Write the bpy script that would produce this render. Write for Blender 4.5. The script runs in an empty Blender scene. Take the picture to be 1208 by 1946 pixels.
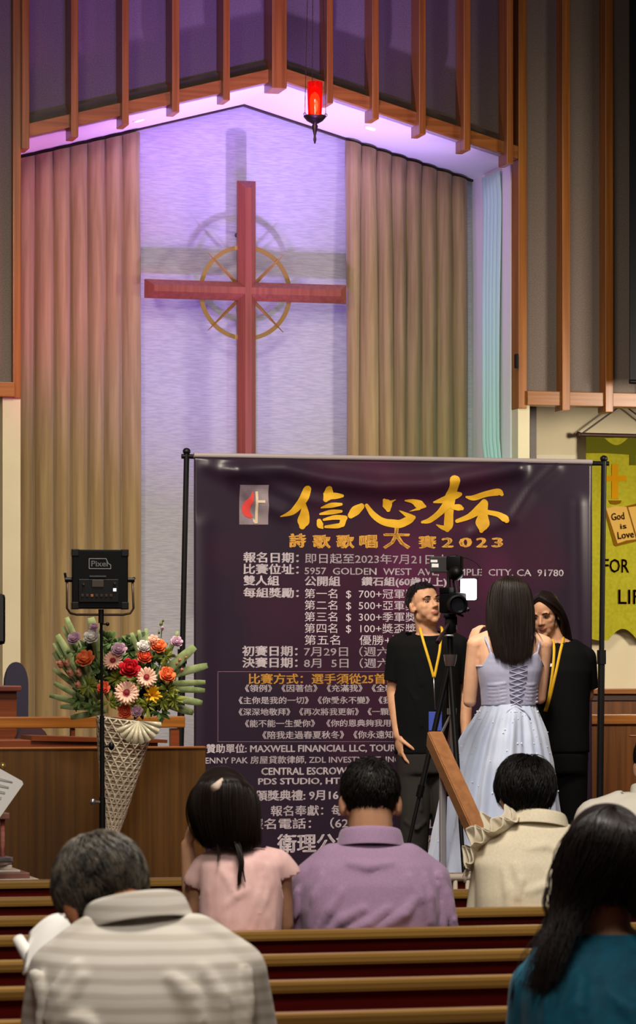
import bpy, bmesh, math, random
from math import sin, cos, pi, radians, sqrt, atan2, exp
from mathutils import Vector, Matrix, noise
random.seed(7)
V = Vector
scene = bpy.context.scene
COL = scene.collection
# ------------------------------------------------------------------ camera
FPX, TH, EYE, HV = 6400.0, radians(14.9), 1.58, 1280.0
ST, CT = sin(TH), cos(TH)
RV, FV, UP = V((CT, -ST, 0)), V((ST, CT, 0)), V((0, 0, 1))
cd = bpy.data.cameras.new('camera'); camo = bpy.data.objects.new('camera', cd); COL.objects.link(camo)
camo.location = (0, 0, EYE); camo.rotation_euler = (pi/2, 0, -TH)
cd.sensor_fit = 'HORIZONTAL'; cd.sensor_width = 36; cd.lens = FPX/1208*36
cd.shift_y = (HV-973)/1208; cd.clip_end = 200
cd.dof.use_dof = True; cd.dof.focus_distance = 17.6; cd.dof.aperture_fstop = 20
scene.camera = camo
# ------------------------------------------------------------------ light and exposure
def lin(c): return tuple(((x/255)/12.92 if x/255 <= .04045 else ((x/255+.055)/1.055)**2.4) for x in c)
w = bpy.data.worlds.new('world'); scene.world = w; w.use_nodes = True
w.node_tree.nodes['Background'].inputs[0].default_value = (1.0, .86, .70, 1)
w.node_tree.nodes['Background'].inputs[1].default_value = .07
def area(name, loc, target, size, energy, color, spread=180):
    l = bpy.data.lights.new(name, 'AREA'); l.energy = energy; l.color = color; l.size = size; l.spread = radians(spread)
    o = bpy.data.objects.new(name, l); o.location = loc
    o.rotation_euler = (V(target)-V(loc)).to_track_quat('-Z', 'Y').to_euler(); COL.objects.link(o); return o
def spot(name, loc, target, energy, color, angle, blend, rad):
    l = bpy.data.lights.new(name, 'SPOT'); l.energy = energy; l.color = color; l.spot_size = radians(angle); l.spot_blend = blend; l.shadow_soft_size = rad
    o = bpy.data.objects.new(name, l); o.location = loc
    o.rotation_euler = (V(target)-V(loc)).to_track_quat('-Z', 'Y').to_euler(); COL.objects.link(o); return o
WARM, PEWC = (1, .89, .74), (1, .91, .80)
area('ceiling_lamp_pews', (2.2, 7.4, 5.6), (2.2, 8.6, .8), 1.6, 275, PEWC)
area('ceiling_lamp_rear', (.6, 3.0, 5.6), (1.6, 8.0, .8), 1.6, 150, PEWC)
area('ceiling_lamp_stage', (3.6, 13.4, 6.3), (4.9, 17.0, .6), 1.4, 150, WARM, 95)
area('unseen_lamp_left', (2.0, 15.4, 4.5), (3.2, 19.3, 1.6), .6, 36, WARM, 110)  # unseen lamp out of frame, aimed to brighten the left column
area('unseen_lamp_right', (8.3, 16.6, 3.1), (7.0, 20.1, 2.2), .6, 60, WARM, 120)  # unseen lamp added below the panel to brighten the right wall
spot('violet_stage_light', (4.47, 18.42, 2.62), (4.70, 20.0, 4.5), 140, (.40, .15, 1.0), 110, 1, .025)
spot('pale_stage_light', (4.86, 18.42, 2.62), (4.95, 20.0, 4.5), 44, (.62, .76, .82), 110, 1, .025)
spot('soffit_fill_light', (4.9, 18.42, 2.5), (4.98, 19.52, 5.0), 720, (.52, .34, 1.0), 58, 1, .04)  # added spot, only there to brighten the soffit
spot('magenta_stage_light', (4.1, 18.35, 2.3), (3.5, 20.0, 4.55), 150, (1.0, .10, .50), 54, 1, .2)
spot('green_stage_light', (5.85, 18.9, 2.0), (6.42, 19.95, 3.4), 24, (.12, 1.0, .70), 60, 1, .1)
spot('violet_nave_light', (4.0, 13.6, 2.0), (4.5, 19.4, 5.9), 2300, (.36, .14, 1.0), 30, 1, .6)
scene.view_settings.view_transform = 'Standard'; scene.view_settings.look = 'None'
scene.view_settings.exposure = 0.0; scene.view_settings.gamma = 1.0; scene.view_settings.use_curve_mapping = False
# ------------------------------------------------------------------ helpers
def cam(u, v, d):
    k = d/FPX; return FV*d + RV*((u-604)*k) + V((0, 0, EYE-(v-HV)*k))
def at(u, v, Y):
    return cam(u, v, Y/(CT-ST*(u-604)/FPX))
def tag(o, label=None, cat=None, group=None, kind=None):
    if label: o['label'] = label
    if cat: o['category'] = cat
    if group: o['group'] = group
    if kind: o['kind'] = kind
    return o
def empty(name, loc, label=None, cat=None, group=None):
    o = bpy.data.objects.new(name, None); o.location = loc; o.empty_display_size = .1; COL.objects.link(o)
    return tag(o, label, cat, group)
def link(name, me, mat, parent=None, smooth=True, local=False):
    o = bpy.data.objects.new(name, me); COL.objects.link(o)
    mats = mat if isinstance(mat, (list, tuple)) else [mat]
    if not me.materials:
        for m in mats: me.materials.append(m)
    for p in me.polygons: p.use_smooth = smooth
    if parent is not None:
        o.parent = parent
        if not local and parent.type == 'EMPTY': o.location = -parent.location
    return o
def obj(name, bm, mat, parent=None, smooth=False, local=False):
    me = bpy.data.meshes.new(name); bmesh.ops.recalc_face_normals(bm, faces=bm.faces); bm.to_mesh(me); bm.free()
    o = link(name, me, mat, parent, bool(smooth), local)
    if smooth == 'auto':
        for p in me.polygons: p.use_smooth = True
        me.set_sharp_from_angle(angle=radians(38))
    return o
def struct(name, bm, mat, smooth=False):
    return tag(obj(name, bm, mat, None, smooth), kind='structure')
NB = bmesh.new
def box(bm, c, s, R=None, bev=0):
    c = V(c); vs = []
    for dx in (-.5, .5):
        for dy in (-.5, .5):
            for dz in (-.5, .5):
                p = V((dx*s[0], dy*s[1], dz*s[2]))
                vs.append(bm.verts.new(c + (R @ p if R else p)))
    fs = [bm.faces.new([vs[i] for i in f]) for f in ((0,1,3,2),(4,6,7,5),(0,4,5,1),(2,3,7,6),(0,2,6,4),(1,5,7,3))]
    if bev:
        es = list({e for f in fs for e in f.edges})
        bmesh.ops.bevel(bm, geom=es, offset=bev, segments=2, affect='EDGES', profile=.6)
def bar(bm, a, b, wx, wy, up=UP, bev=0):
    a, b = V(a), V(b); z = (b-a); L = z.length; z.normalize()
    x = z.cross(up); x = x.normalized() if x.length > 1e-6 else V((1,0,0)); y = z.cross(x)
    box(bm, (a+b)/2, (wx, wy, L), Matrix((x, y, z)).transposed(), bev)
def prism(bm, pts, off):
    off = V(off); n = len(pts)
    a = [bm.verts.new(V(p)) for p in pts]; b = [bm.verts.new(V(p)+off) for p in pts]
    bm.faces.new(a); bm.faces.new(b[::-1])
    for i in range(n): bm.faces.new((a[i], b[i], b[(i+1) % n], a[(i+1) % n]))
def frames(pts):
    out = []; prev = None
    for i, p in enumerate(pts):
        t = (pts[min(i+1, len(pts)-1)]-pts[max(i-1, 0)])
        t = t.normalized() if t.length > 1e-9 else V((0,0,1))
        if prev is None:
            a = V((0,0,1)) if abs(t.z) < .9 else V((1,0,0)); x = (a-t*a.dot(t)).normalized()
        else:
            x = prev-t*prev.dot(t); x = x.normalized() if x.length > 1e-6 else prev
        prev = x; out.append((t, x, t.cross(x)))
    return out
def tube(bm, pts, r, n=8, cap=True, flat=1.0, closed=False):
    pts = [V(p) for p in pts]; m = len(pts)
    rs = r if isinstance(r, (list, tuple)) else [r]*m
    rings = []
    for p, (t, x, y), q in zip(pts, frames(pts), rs):
        rings.append([bm.verts.new(p + x*(q*cos(2*pi*k/n)) + y*(q*flat*sin(2*pi*k/n))) for k in range(n)])
    last = m if closed else m-1
    for i in range(last):
        a, b = rings[i], rings[(i+1) % m]
        for k in range(n): bm.faces.new((a[k], a[(k+1) % n], b[(k+1) % n], b[k]))
    if cap and not closed:
        bm.faces.new(rings[0][::-1]); bm.faces.new(rings[-1])
def lathe(bm, prof, M, n=24, cap=True):
    rings = [[bm.verts.new(M @ V((r*cos(2*pi*k/n), r*sin(2*pi*k/n), z))) for k in range(n)] for r, z in prof]
    for a, b in zip(rings, rings[1:]):
        for k in range(n): bm.faces.new((a[k], a[(k+1) % n], b[(k+1) % n], b[k]))
    if cap:
        bm.faces.new(rings[0][::-1]); bm.faces.new(rings[-1])
def MT(loc, R=None):
    return Matrix.Translation(V(loc)) @ (R.to_4x4() if R else Matrix())
def basis(z, up=UP):
    z = V(z).normalized(); x = V(up).cross(z)
    x = x.normalized() if x.length > 1e-5 else V((1,0,0)); return Matrix((x, z.cross(x), z)).transposed()
def ell(bm, c, r, R=None, seg=20, rings=12):
    c = V(c); rx, ry, rz = r if isinstance(r, (tuple, list)) else (r, r, r)
    def P(a, b):
        p = V((rx*sin(a)*cos(b), ry*sin(a)*sin(b), rz*cos(a))); return c + (R @ p if R else p)
    top, bot = bm.verts.new(P(0, 0)), bm.verts.new(P(pi, 0))
    rg = [[bm.verts.new(P(pi*i/rings, 2*pi*k/seg)) for k in range(seg)] for i in range(1, rings)]
    for k in range(seg):
        bm.faces.new((top, rg[0][k], rg[0][(k+1) % seg])); bm.faces.new((bot, rg[-1][(k+1) % seg], rg[-1][k]))
        for a, b in zip(rg, rg[1:]): bm.faces.new((a[k], b[k], b[(k+1) % seg], a[(k+1) % seg]))
def capsule(bm, a, ra, b, rb, n=14):
    a, b = V(a), V(b); t = (b-a); L = t.length; t = t/L if L > 1e-9 else V((0,0,1))
    pts, rs = [], []
    for i in range(5):
        q = (pi/2)*(1-i/4)*.98; pts.append(a-t*(ra*sin(q))); rs.append(max(ra*cos(q), ra*.03))
    for i in range(5):
        q = (pi/2)*(i/4)*.98; pts.append(b+t*(rb*sin(q))); rs.append(max(rb*cos(q), rb*.03))
    tube(bm, pts, rs, n)
def chain(bm, pts, rs, n=14):
    for i in range(len(pts)-1): capsule(bm, pts[i], rs[i], pts[i+1], rs[i+1], n)
# ------------------------------------------------------------------ materials
def mat(name, rgb, rough=.6, spec=.5, metal=0, noise_amt=0, noise_scale=(8, 8, 8), rgb2=None, bump=0, bump_scale=(60, 60, 60), emit=None, estr=0, sheen=0, trans=0, ior=1.45, detail=3):
    m = bpy.data.materials.new(name); m.use_nodes = True; nt = m.node_tree; b = nt.nodes['Principled BSDF']
    b.inputs['Base Color'].default_value = (*lin(rgb), 1); b.inputs['Roughness'].default_value = rough
    b.inputs['Specular IOR Level'].default_value = spec; b.inputs['Metallic'].default_value = metal; b.inputs['IOR'].default_value = ior
    if sheen: b.inputs['Sheen Weight'].default_value = sheen; b.inputs['Sheen Roughness'].default_value = .5
    if trans: b.inputs['Transmission Weight'].default_value = trans
    if emit: b.inputs['Emission Color'].default_value = (*lin(emit), 1); b.inputs['Emission Strength'].default_value = estr
    if rgb2 or bump: tc = nt.nodes.new('ShaderNodeTexCoord')
    def nz(sc, det):
        mp = nt.nodes.new('ShaderNodeMapping'); mp.inputs['Scale'].default_value = sc; nt.links.new(tc.outputs['Object'], mp.inputs[0])
        n = nt.nodes.new('ShaderNodeTexNoise'); n.inputs['Scale'].default_value = 1; n.inputs['Detail'].default_value = det; nt.links.new(mp.outputs[0], n.inputs['Vector']); return n
    if rgb2:
        n = nz(noise_scale, detail); r = nt.nodes.new('ShaderNodeValToRGB'); e = r.color_ramp.elements
        e[0].position, e[1].position = .36, .64; e[0].color = (*lin(rgb), 1); e[1].color = (*lin(rgb2), 1)
        nt.links.new(n.outputs['Fac'], r.inputs[0]); nt.links.new(r.outputs[0], b.inputs['Base Color'])
    if bump:
        n = nz(bump_scale, 2); bp = nt.nodes.new('ShaderNodeBump'); bp.inputs['Strength'].default_value = bump; bp.inputs['Distance'].default_value = .004
        nt.links.new(n.outputs['Fac'], bp.inputs['Height']); nt.links.new(bp.outputs[0], b.inputs['Normal'])
    return m
def wood(name, a, b, axis='z', rough=.4, spec=.5):
    sc = {'x': (1.2, 45, 45), 'y': (45, 1.2, 45), 'z': (45, 45, 1.2)}[axis]
    return mat(name, a, rough, spec, rgb2=b, noise_scale=sc, detail=4)
M = {}
M['floor'] = mat('carpet_red', (88, 34, 36), .95, .1, rgb2=(70, 26, 30), noise_scale=(60, 60, 60), bump=.3)
M['stagefloor'] = mat('carpet_stage', (96, 40, 40), .95, .1, rgb2=(78, 30, 32), noise_scale=(60, 60, 60), bump=.3)
M['white'] = mat('white_paint', (222, 218, 216), .6, .3, bump=.04)
M['cream'] = mat('cream_paint', (205, 192, 160), .7, .3, rgb2=(198, 185, 154), noise_scale=(3, 3, 3), bump=.05)
M['grass'] = mat('woven_wallcover', (174, 172, 178), .8, .2, rgb2=(158, 156, 164), noise_scale=(14, 14, 130), bump=.5, bump_scale=(20, 20, 160))
M['cloth_panel'] = mat('speaker_cloth', (112, 100, 92), .9, .15, rgb2=(98, 87, 80), noise_scale=(140, 140, 140), bump=.2, bump_scale=(250, 250, 250))
M['oak'] = wood('honey_oak', (148, 90, 32), (120, 68, 22), 'z', .32)
M['oakx'] = wood('honey_oak_long', (148, 91, 32), (120, 69, 20), 'x', .35)
M['oakdark'] = wood('dark_strip_wood', (64, 46, 30), (50, 36, 24), 'x', .5)
M['pew'] = wood('shaded_pew_wood', (104, 22, 12), (84, 16, 9), 'x', .35, .4)  # shade on the pew backs is put into this dark red
M['pewcap'] = wood('pew_cap_oak', (152, 116, 56), (128, 94, 42), 'x', .3)
M['screen'] = wood('screen_veneer', (88, 56, 10), (72, 43, 6), 'z', .45)
M['curtain'] = mat('beige_drape', (158, 134, 92), .85, .2, rgb2=(142, 118, 78), noise_scale=(40, 40, 2), bump=.1, sheen=.2)
M['sheer'] = mat('green_lit_sheer', (176, 212, 204), .8, .2)  # green light is put into the colour of the sheer
M['crossred'] = wood('cross_red_wood', (132, 68, 48), (116, 56, 40), 'z', .42)
M['brass'] = mat('brass', (206, 166, 92), .25, .6, .75)
M['bronze'] = mat('dark_bronze', (70, 54, 48), .4, .5, .8)
M['black'] = mat('black_plastic', (5, 5, 6), .5, .15)
M['blackm'] = mat('black_metal', (9, 8, 9), .45, .3)
M['steel'] = mat('steel_tube', (170, 168, 168), .3, .5, .9)
M['redwood'] = wood('red_brown_wood', (120, 58, 28), (98, 44, 20), 'x', .35)
M['rail'] = wood('handrail_wood', (142, 94, 54), (126, 80, 44), 'y', .45)
M['darkwood'] = wood('dark_wood', (60, 30, 14), (46, 22, 10), 'x', .45)
M['paper'] = mat('white_paper', (236, 234, 230), .8, .2)
# ------------------------------------------------------------------ the setting
STAGE, YF, YB = .35, 19.3, 20.2
bm = NB(); box(bm, (4.5, 10, -.05), (24, 26, .1)); struct('floor', bm, M['floor'])
bm = NB(); box(bm, (4.5, 18.05, STAGE/2), (13, 6.3, STAGE)); struct('floor_platform', bm, M['stagefloor'])
bm = NB(); box(bm, (5.2, 14.72, STAGE/4), (3.0, .36, STAGE/2)); struct('floor_step', bm, M['stagefloor'])
pk = at(530, 152, YF); el = at(40, 266, YF); er = at(982, 300, YF)
XL, XR, XC = el.x, er.x, pk.x
zE = (el.z+er.z)/2; zP = pk.z
ZT = 6.6
def xz(pts, Y): return [V((x, Y, z)) for x, z in pts]
# recess: back wall, soffits, side walls
bm = NB(); prism(bm, xz([(XL-.1, STAGE), (XR+.1, STAGE), (XR+.1, zE), (XC, zP+.02), (XL-.1, zE)], YB), (0, .12, 0)); struct('wall_recess', bm, M['grass'])
bm = NB(); prism(bm, xz([(XL, zE), (XC, zP), (XC, zP+.06), (XL, zE+.06)], YF+.02), (0, YB-YF+.1, 0)); struct('ceiling_recess_left', bm, M['white'])
bm = NB(); prism(bm, xz([(XC, zP), (XR, zE), (XR, zE+.06), (XC, zP+.06)], YF+.02), (0, YB-YF+.1, 0)); struct('ceiling_recess_right', bm, M['white'])
bm = NB(); box(bm, (XR+.06, (YF+.13+YB)/2, (STAGE+zE)/2+.02), (.12, YB-YF-.13, zE-STAGE+.04)); struct('wall_recess_right', bm, M['white'])
bm = NB(); box(bm, (XL-.06, (YF+.13+YB)/2, (STAGE+zE)/2+.02), (.12, YB-YF-.13, zE-STAGE+.04)); struct('wall_recess_left', bm, M['white'])
# gable panel above the recess, with dark wood strip, fascia boards and battens
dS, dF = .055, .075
YP = YF+.10
bm = NB(); prism(bm, xz([(XL, zE+.06), (XC, zP+.06), (XR, zE+.06), (XR, ZT), (XL, ZT)], YP), (0, .06, 0)); struct('wall_gable', bm, M['cloth_panel'])
tn = 1
def trim(bm, m, smooth=False):
    global tn
    o = struct('trim_%d' % tn, bm, m, smooth); tn += 1; return o
for (xa, za), (xb, zb) in (((XL, zE), (XC, zP)), ((XC, zP), (XR, zE))):
    bm = NB(); prism(bm, xz([(xa, za), (xb, zb), (xb, zb+dF), (xa, za+dF)], YF-.02), (0, .11, 0)); trim(bm, M['oakx'])
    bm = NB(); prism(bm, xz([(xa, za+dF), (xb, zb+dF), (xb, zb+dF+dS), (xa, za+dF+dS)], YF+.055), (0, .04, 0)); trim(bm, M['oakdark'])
def batten(u0, u1, vb, Y=YF-.08, dep=.17, m='oak'):
    a, b = at(u0, vb, Y), at(u1, vb, Y)
    bm = NB(); box(bm, ((a.x+b.x)/2, Y+dep/2, (a.z+ZT)/2), (b.x-a.x, dep, ZT-a.z), bev=.004); trim(bm, M[m])
for q in ((42, 56, 282), (135, 149, 260), (232, 245, 237), (327, 341, 213), (424, 437, 190), (621, 633, 196), (707, 720, 226), (796, 809, 255), (881, 894, 285), (963, 975, 311)):
    batten(*q)
batten(517, 545, 167, YF-.11, .2)
# side panels left and right of the recess
def panel(ua, ub, vb, name):
    a, b = at(ua, vb, YF), at(ub, vb, YF)
    bm = NB(); box(bm, ((a.x+b.x)/2, YF+.08, (a.z+ZT)/2), (b.x-a.x, .06, ZT-a.z)); struct(name, bm, M['cloth_panel'])
    bm = NB(); box(bm, ((a.x+b.x)/2, YF+.02, a.z), (b.x-a.x, .12, .085), bev=.004); trim(bm, M['oakx'])
panel(-260, 26, 735, 'wall_front_left'); panel(998, 1500, 757, 'wall_front_right')
batten(25, 40, 756, YF-.02, .14); batten(985, 1001, 776, YF-.02, .14)
for q in ((1068, 1083, 780), (1150, 1165, 783), (1233, 1248, 785)): batten(*q, Y=YF-.06, dep=.14)
batten(-70, -55, 756, YF-.06, .14)
# columns under the panels
def column(u0, u1, v1, name, m='cream', Y=YF):
    a, b = at(u0, v1, Y), at(u1, v1, Y)
    bm = NB(); box(bm, ((a.x+b.x)/2, Y+.06, (STAGE+a.z)/2), (b.x-a.x, .12, a.z-STAGE)); struct(name, bm, M[m])
column(5, 39, 735, 'wall_column_left'); column(984, 1006, 757, 'wall_column_right')
column(1007, 1019, 740, 'trim_door_post', 'darkwood', 19.9)
# walls outside the recess
a = at(1000, 700, YB)
bm = NB(); box(bm, (XR+.12+2.2, YB+.1, 3.4), (4.4, .12, 6.4)); struct('wall_back_right', bm, M['cream'])
bm = NB(); box(bm, (XL-.12-2.2, YB+.1, 3.4), (4.4, .12, 6.4)); struct('wall_back_left', bm, M['cream'])
# wainscot on the right back wall
M['wain'] = wood('wainscot_wood', (104, 60, 16), (84, 46, 10), 'z', .4)
zw = at(1170, 1310, YB-.05).z
bm = NB(); box(bm, (XR+.14+2.1, YB-.0, (STAGE+zw)/2), (4.1, .06, zw-STAGE)); struct('wall_wainscot', bm, M['wain'])
bm = NB(); box(bm, (XR+.14+2.1, YB-.02, zw-.012), (4.1, .09, .035), bev=.005); trim(bm, M['oakx'])
bm = NB(); box(bm, (XR+.14+2.1, YB-.035, zw-.055), (4.1, .02, .03)); trim(bm, M['darkwood'])
# curtain track lines along the soffit
for (xa, za), (xb, zb) in (((XL, zE), (XC, zP)), ((XC, zP), (XR, zE))):
    bm = NB(); prism(bm, xz([(xa, za), (xb, zb), (xb, zb-.012), (xa, za-.012)], YB-.03), (0, .03, 0)); trim(bm, M['bronze'])
# recessed downlights in the soffit
M['lampglow'] = mat('lamp_glow', (255, 250, 240), emit=(255, 248, 240), estr=9)
for u, v, lab in ((264, 237, 'round recessed downlight in the left slope of the lavender soffit'), (704, 257, 'round recessed downlight in the right slope of the lavender soffit')):
    Y = 19.72; p = at(u, v, Y)
    sgn = -1 if p.x < XC else 1
    z = zP-(zP-zE)*abs(p.x-XC)/(XC-XL if sgn < 0 else XR-XC)
    nrm = V((-sgn*(zP-zE), 0, -(XC-XL))).normalized()
    r = empty('downlight', (p.x, Y, z), lab, 'ceiling light', 'downlights in the recess soffit')
    R = basis(nrm); c = V((p.x, Y, z))
    bm = NB(); lathe(bm, [(.030, .001), (.030, .008), (.040, .008), (.042, .001)], MT(c, R), 24, False); obj('ring', bm, M['white'], r, True)
    bm = NB(); lathe(bm, [(.0, .006), (.03, .006)], MT(c, R), 24, False); obj('lens', bm, M['lampglow'], r)
    l = spot('downlight_beam', c+nrm*.02, c+nrm, 10, (1, .9, .8), 80, .8, .03)
    l.parent = r; l.location = nrm*.02
# ------------------------------------------------------------------ curtains
def curtain(name, x0, x1, Y, ztop, zbot, npl, m, label, cat='curtain', amp=.085, along='x', seed=0, pinch=0):
    """pleated sheet from x0 to x1; along 'y' makes it hang on a side wall"""
    rnd = random.Random(seed); ph = [rnd.uniform(-.5, .5) for _ in range(npl+3)]
    bm = NB(); nx, nz = npl*14, 26; g = []
    for i in range(nx+1):
        s = i/nx; row = []; k = s*npl; f = k-int(k) if i < nx else 1
        for j in range(nz+1):
            t = j/nz
            x = x0+(x1-x0)*s; zt = ztop(x) if along == 'x' else ztop(s); z = zt+(zbot-zt)*t
            wob = .35*(ph[int(k)]*(1-f)+ph[min(int(k)+1, npl+2)]*f)*min(1, t*3)
            q = abs(sin(pi*(k+wob)))
            a = amp*(.55+.45*min(1, t*6)); 
            if pinch: a *= 1-.75*exp(-((t-pinch)/.02)**2)
            y = -a*(q**.62) + .006*noise.noise((x*9, z*.9, seed))
            if t < .03: y -= .012
            row.append(bm.verts.new((x, Y+y, z) if along == 'x' else (Y+y, x, z)))
        g.append(row)
    for i in range(nx):
        for j in range(nz): bm.faces.new((g[i][j], g[i+1][j], g[i+1][j+1], g[i][j+1]))
    o = obj(name, bm, M[m], None, True)
    md = o.modifiers.new('thick', 'SOLIDIFY'); md.thickness = .004
    return tag(o, label, cat)
def soff(x): return (zP-(zP-zE)*abs(x-XC)/((XC-XL) if x < XC else (XR-XC)))-.025
cw0, cw1 = at(265, 600, YB-.05).x, at(657, 600, YB-.05).x
curtain('curtain', XL+.02, cw0, YB-.03, soff, STAGE+.03, 8, 'curtain', 'tall pleated beige curtain at the left of the cross, washed pink at its top', seed=1)
curtain('curtain', cw1, XR-.05, YB-.03, soff, STAGE+.03, 8, 'curtain', 'tall pleated beige curtain at the right of the cross', seed=2)
# sheer hanging on the right side wall of the recess
curtain('sheer_curtain', YB-.28, YB-.62, XR-.005, lambda s: zE-.03, STAGE+.05, 5, 'sheer', 'narrow sheer curtain, green light put into its colour, on the side wall of the recess', along='y', amp=.03, seed=3, pinch=.43)
# ------------------------------------------------------------------ cross with brass ring
YC = YB-.27
cc = at(470, 553, YC); hw = 17.5*20.7/FPX; fw = 6.0*20.7/FPX
zt = at(470, 343, YC).z; zb = 2.0; xl = at(277, 548, YC).x; xr = at(659, 556, YC).x
root = empty('wall_cross', (cc.x, YC, zb), 'large red wooden cross with a brass ring mounted on the recess wall', 'cross')
def plus(h, inset):
    i = inset
    return [(xl+i, cc.z-h), (cc.x-h, cc.z-h), (cc.x-h, zb+i), (cc.x+h, zb+i), (cc.x+h, cc.z-h), (xr-i, cc.z-h), (xr-i, cc.z+h), (cc.x+h, cc.z+h), (cc.x+h, zt-i), (cc.x-h, zt-i), (cc.x-h, cc.z+h), (xl+i, cc.z+h)]
bm = NB(); rings = []
for (h, i, y) in ((hw, 0, YC+.045), (hw, 0, YC+.02), (fw, .045, YC-.028)):
    rings.append([bm.verts.new((x, y, z)) for x, z in plus(h, i)])
for a, b in zip(rings, rings[1:]):
    for k in range(12): bm.faces.new((a[k], a[(k+1) % 12], b[(k+1) % 12], b[k]))
bm.faces.new(rings[0][::-1]); bm.faces.new(rings[-1]); obj('beam', bm, M['crossred'], root)
bm = NB(); R0 = .279
pr = [(-.013, -.006), (.013, -.006), (.013, .006), (-.013, .006)]
n = 72; rg = [[bm.verts.new((cc.x+(R0+a)*cos(2*pi*k/n), YC+.055+b, cc.z-.005+(R0+a)*sin(2*pi*k/n))) for a, b in pr] for k in range(n)]
for k in range(n):
    for i in range(4): bm.faces.new((rg[k][i], rg[k][(i+1) % 4], rg[(k+1) % n][(i+1) % 4], rg[(k+1) % n][i]))
obj('ring', bm, M['brass'], root)
for k in range(4):
    an = pi/4+k*pi/2; dv = V((cos(an), 0, sin(an))); c = V((cc.x, YC+.045, cc.z-.005))
    bm = NB(); tube(bm, [c+dv*.06, c+dv*.2, c+dv*.335], [.012, .009, .002], 4); obj('spoke', bm, M['brass'], root)
bm = NB()
for q in (zt-.3, zb+.3): tube(bm, [(cc.x, YC+.04, q), (cc.x, YB+.01, q)], .015, 10)
obj('wall_bracket', bm, M['bronze'], root)
# ------------------------------------------------------------------ hanging sanctuary lamp
YL = 18.2; c = at(598, 200, YL); k = 18.75/FPX
def lp(v): return at(598, v, YL).z
root = empty('sanctuary_lamp', (c.x, YL, lp(268)), 'hanging sanctuary lamp with a glowing red glass cylinder in front of the gable', 'lamp')
M['redglass'] = mat('red_glass', (235, 12, 10), .05, .5, trans=.92, emit=(255, 10, 6), estr=.12)
M['flame'] = mat('flame_glow', (255, 190, 60), emit=(255, 190, 80), estr=60)
Tl = MT((c.x, YL, 0))
bm = NB(); lathe(bm, [(13*k, lp(220)), (14*k, lp(200)), (14.5*k, lp(156)), (13.2*k, lp(156)), (12.6*k, lp(200)), (11.5*k, lp(219))], Tl, 28, False); obj('glass', bm, M['redglass'], root, True)
bm = NB(); lathe(bm, [(3*k, lp(219)), (8*k, lp(216)), (9.5*k, lp(207)), (9.5*k, lp(190)), (7*k, lp(184)), (2*k, lp(181))], Tl, 20); obj('candle', bm, M['flame'], root, True)
bm = NB(); lathe(bm, [(1*k, lp(273)), (3*k, lp(266)), (2*k, lp(258)), (4.5*k, lp(247)), (6*k, lp(240)), (4*k, lp(236)), (15*k, lp(230)), (22*k, lp(222)), (21*k, lp(220)), (13*k, lp(224)), (12*k, lp(219)), (2*k, lp(219))], Tl, 28); obj('lamp_cup', bm, M['bronze'], root, True)
for an in (190, 350, 90):
    dv = V((cos(radians(an)), sin(radians(an)), 0)); a = V((c.x, YL, lp(222)))+dv*21*k
    bm = NB(); tube(bm, [a+dv*.008*(cos(q/8*pi*2))+V((0, 0, .009*sin(q/8*pi*2)+.01)) for q in range(8)], .002, 6, closed=True); obj('hook', bm, M['bronze'], root, True)
    bm = NB(); nl = 90; top = V((c.x, YL, ZT-.1))+dv*6*k
    tube(bm, [a+(top-a)*(i/nl) for i in range(nl+1)], [.0016+.0009*(i % 2) for i in range(nl+1)], 5); obj('hanging_chain', bm, M['bronze'], root, True)
l = bpy.data.lights.new('candle_light', 'POINT'); l.energy = 2.0; l.color = (1, .2, .08); l.shadow_soft_size = .05
o = bpy.data.objects.new('candle_light', l); COL.objects.link(o); o.parent = root; o.location = (0, -.09, lp(200)-lp(268))
# ------------------------------------------------------------------ pews
def make_pew(L=5.4):
    r = empty('pew', (0, 0, 0))
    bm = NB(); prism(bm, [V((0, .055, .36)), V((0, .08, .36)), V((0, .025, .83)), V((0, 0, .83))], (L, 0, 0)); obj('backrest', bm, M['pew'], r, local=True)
    bm = NB(); box(bm, (L/2, .012, .838), (L, .062, .03), bev=.009); obj('cap_rail', bm, M['pewcap'], r, local=True)
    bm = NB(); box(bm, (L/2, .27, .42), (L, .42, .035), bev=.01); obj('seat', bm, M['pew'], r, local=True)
    for x in (-.02, L+.02):
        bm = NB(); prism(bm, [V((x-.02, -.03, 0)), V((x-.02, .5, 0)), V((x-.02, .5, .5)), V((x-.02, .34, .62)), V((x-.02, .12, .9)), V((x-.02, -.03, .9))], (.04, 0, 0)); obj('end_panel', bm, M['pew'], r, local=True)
    for x in (1.3, 2.7, 4.1):
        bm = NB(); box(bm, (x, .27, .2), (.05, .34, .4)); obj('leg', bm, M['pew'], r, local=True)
    return r
pew_rows = [(6.13, 'wooden pew seating the grey haired man and the lady in teal'),
 (6.98, 'wooden pew whose oak cap shows lowest in the picture'),
 (7.72, 'empty wooden pew with oak cap, second row before the grey haired man'),
 (8.44, 'empty wooden pew with oak cap directly behind the row of the lavender polo man'),
 (9.24, 'wooden pew the lavender polo man and the girl in pink lean against'),
 (9.97, 'wooden pew the man in the cream jacket leans against'),
 (10.82, 'wooden pew the person in white at the right edge leans against'),
 (11.72, 'frontmost wooden pew closest to the platform')]
pew0 = None
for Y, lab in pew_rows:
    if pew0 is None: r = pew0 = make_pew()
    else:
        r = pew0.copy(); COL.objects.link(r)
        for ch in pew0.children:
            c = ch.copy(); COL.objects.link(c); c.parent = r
    r.location = (.35, Y, 0); tag(r, lab, 'pew', 'pews of the nave')
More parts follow.
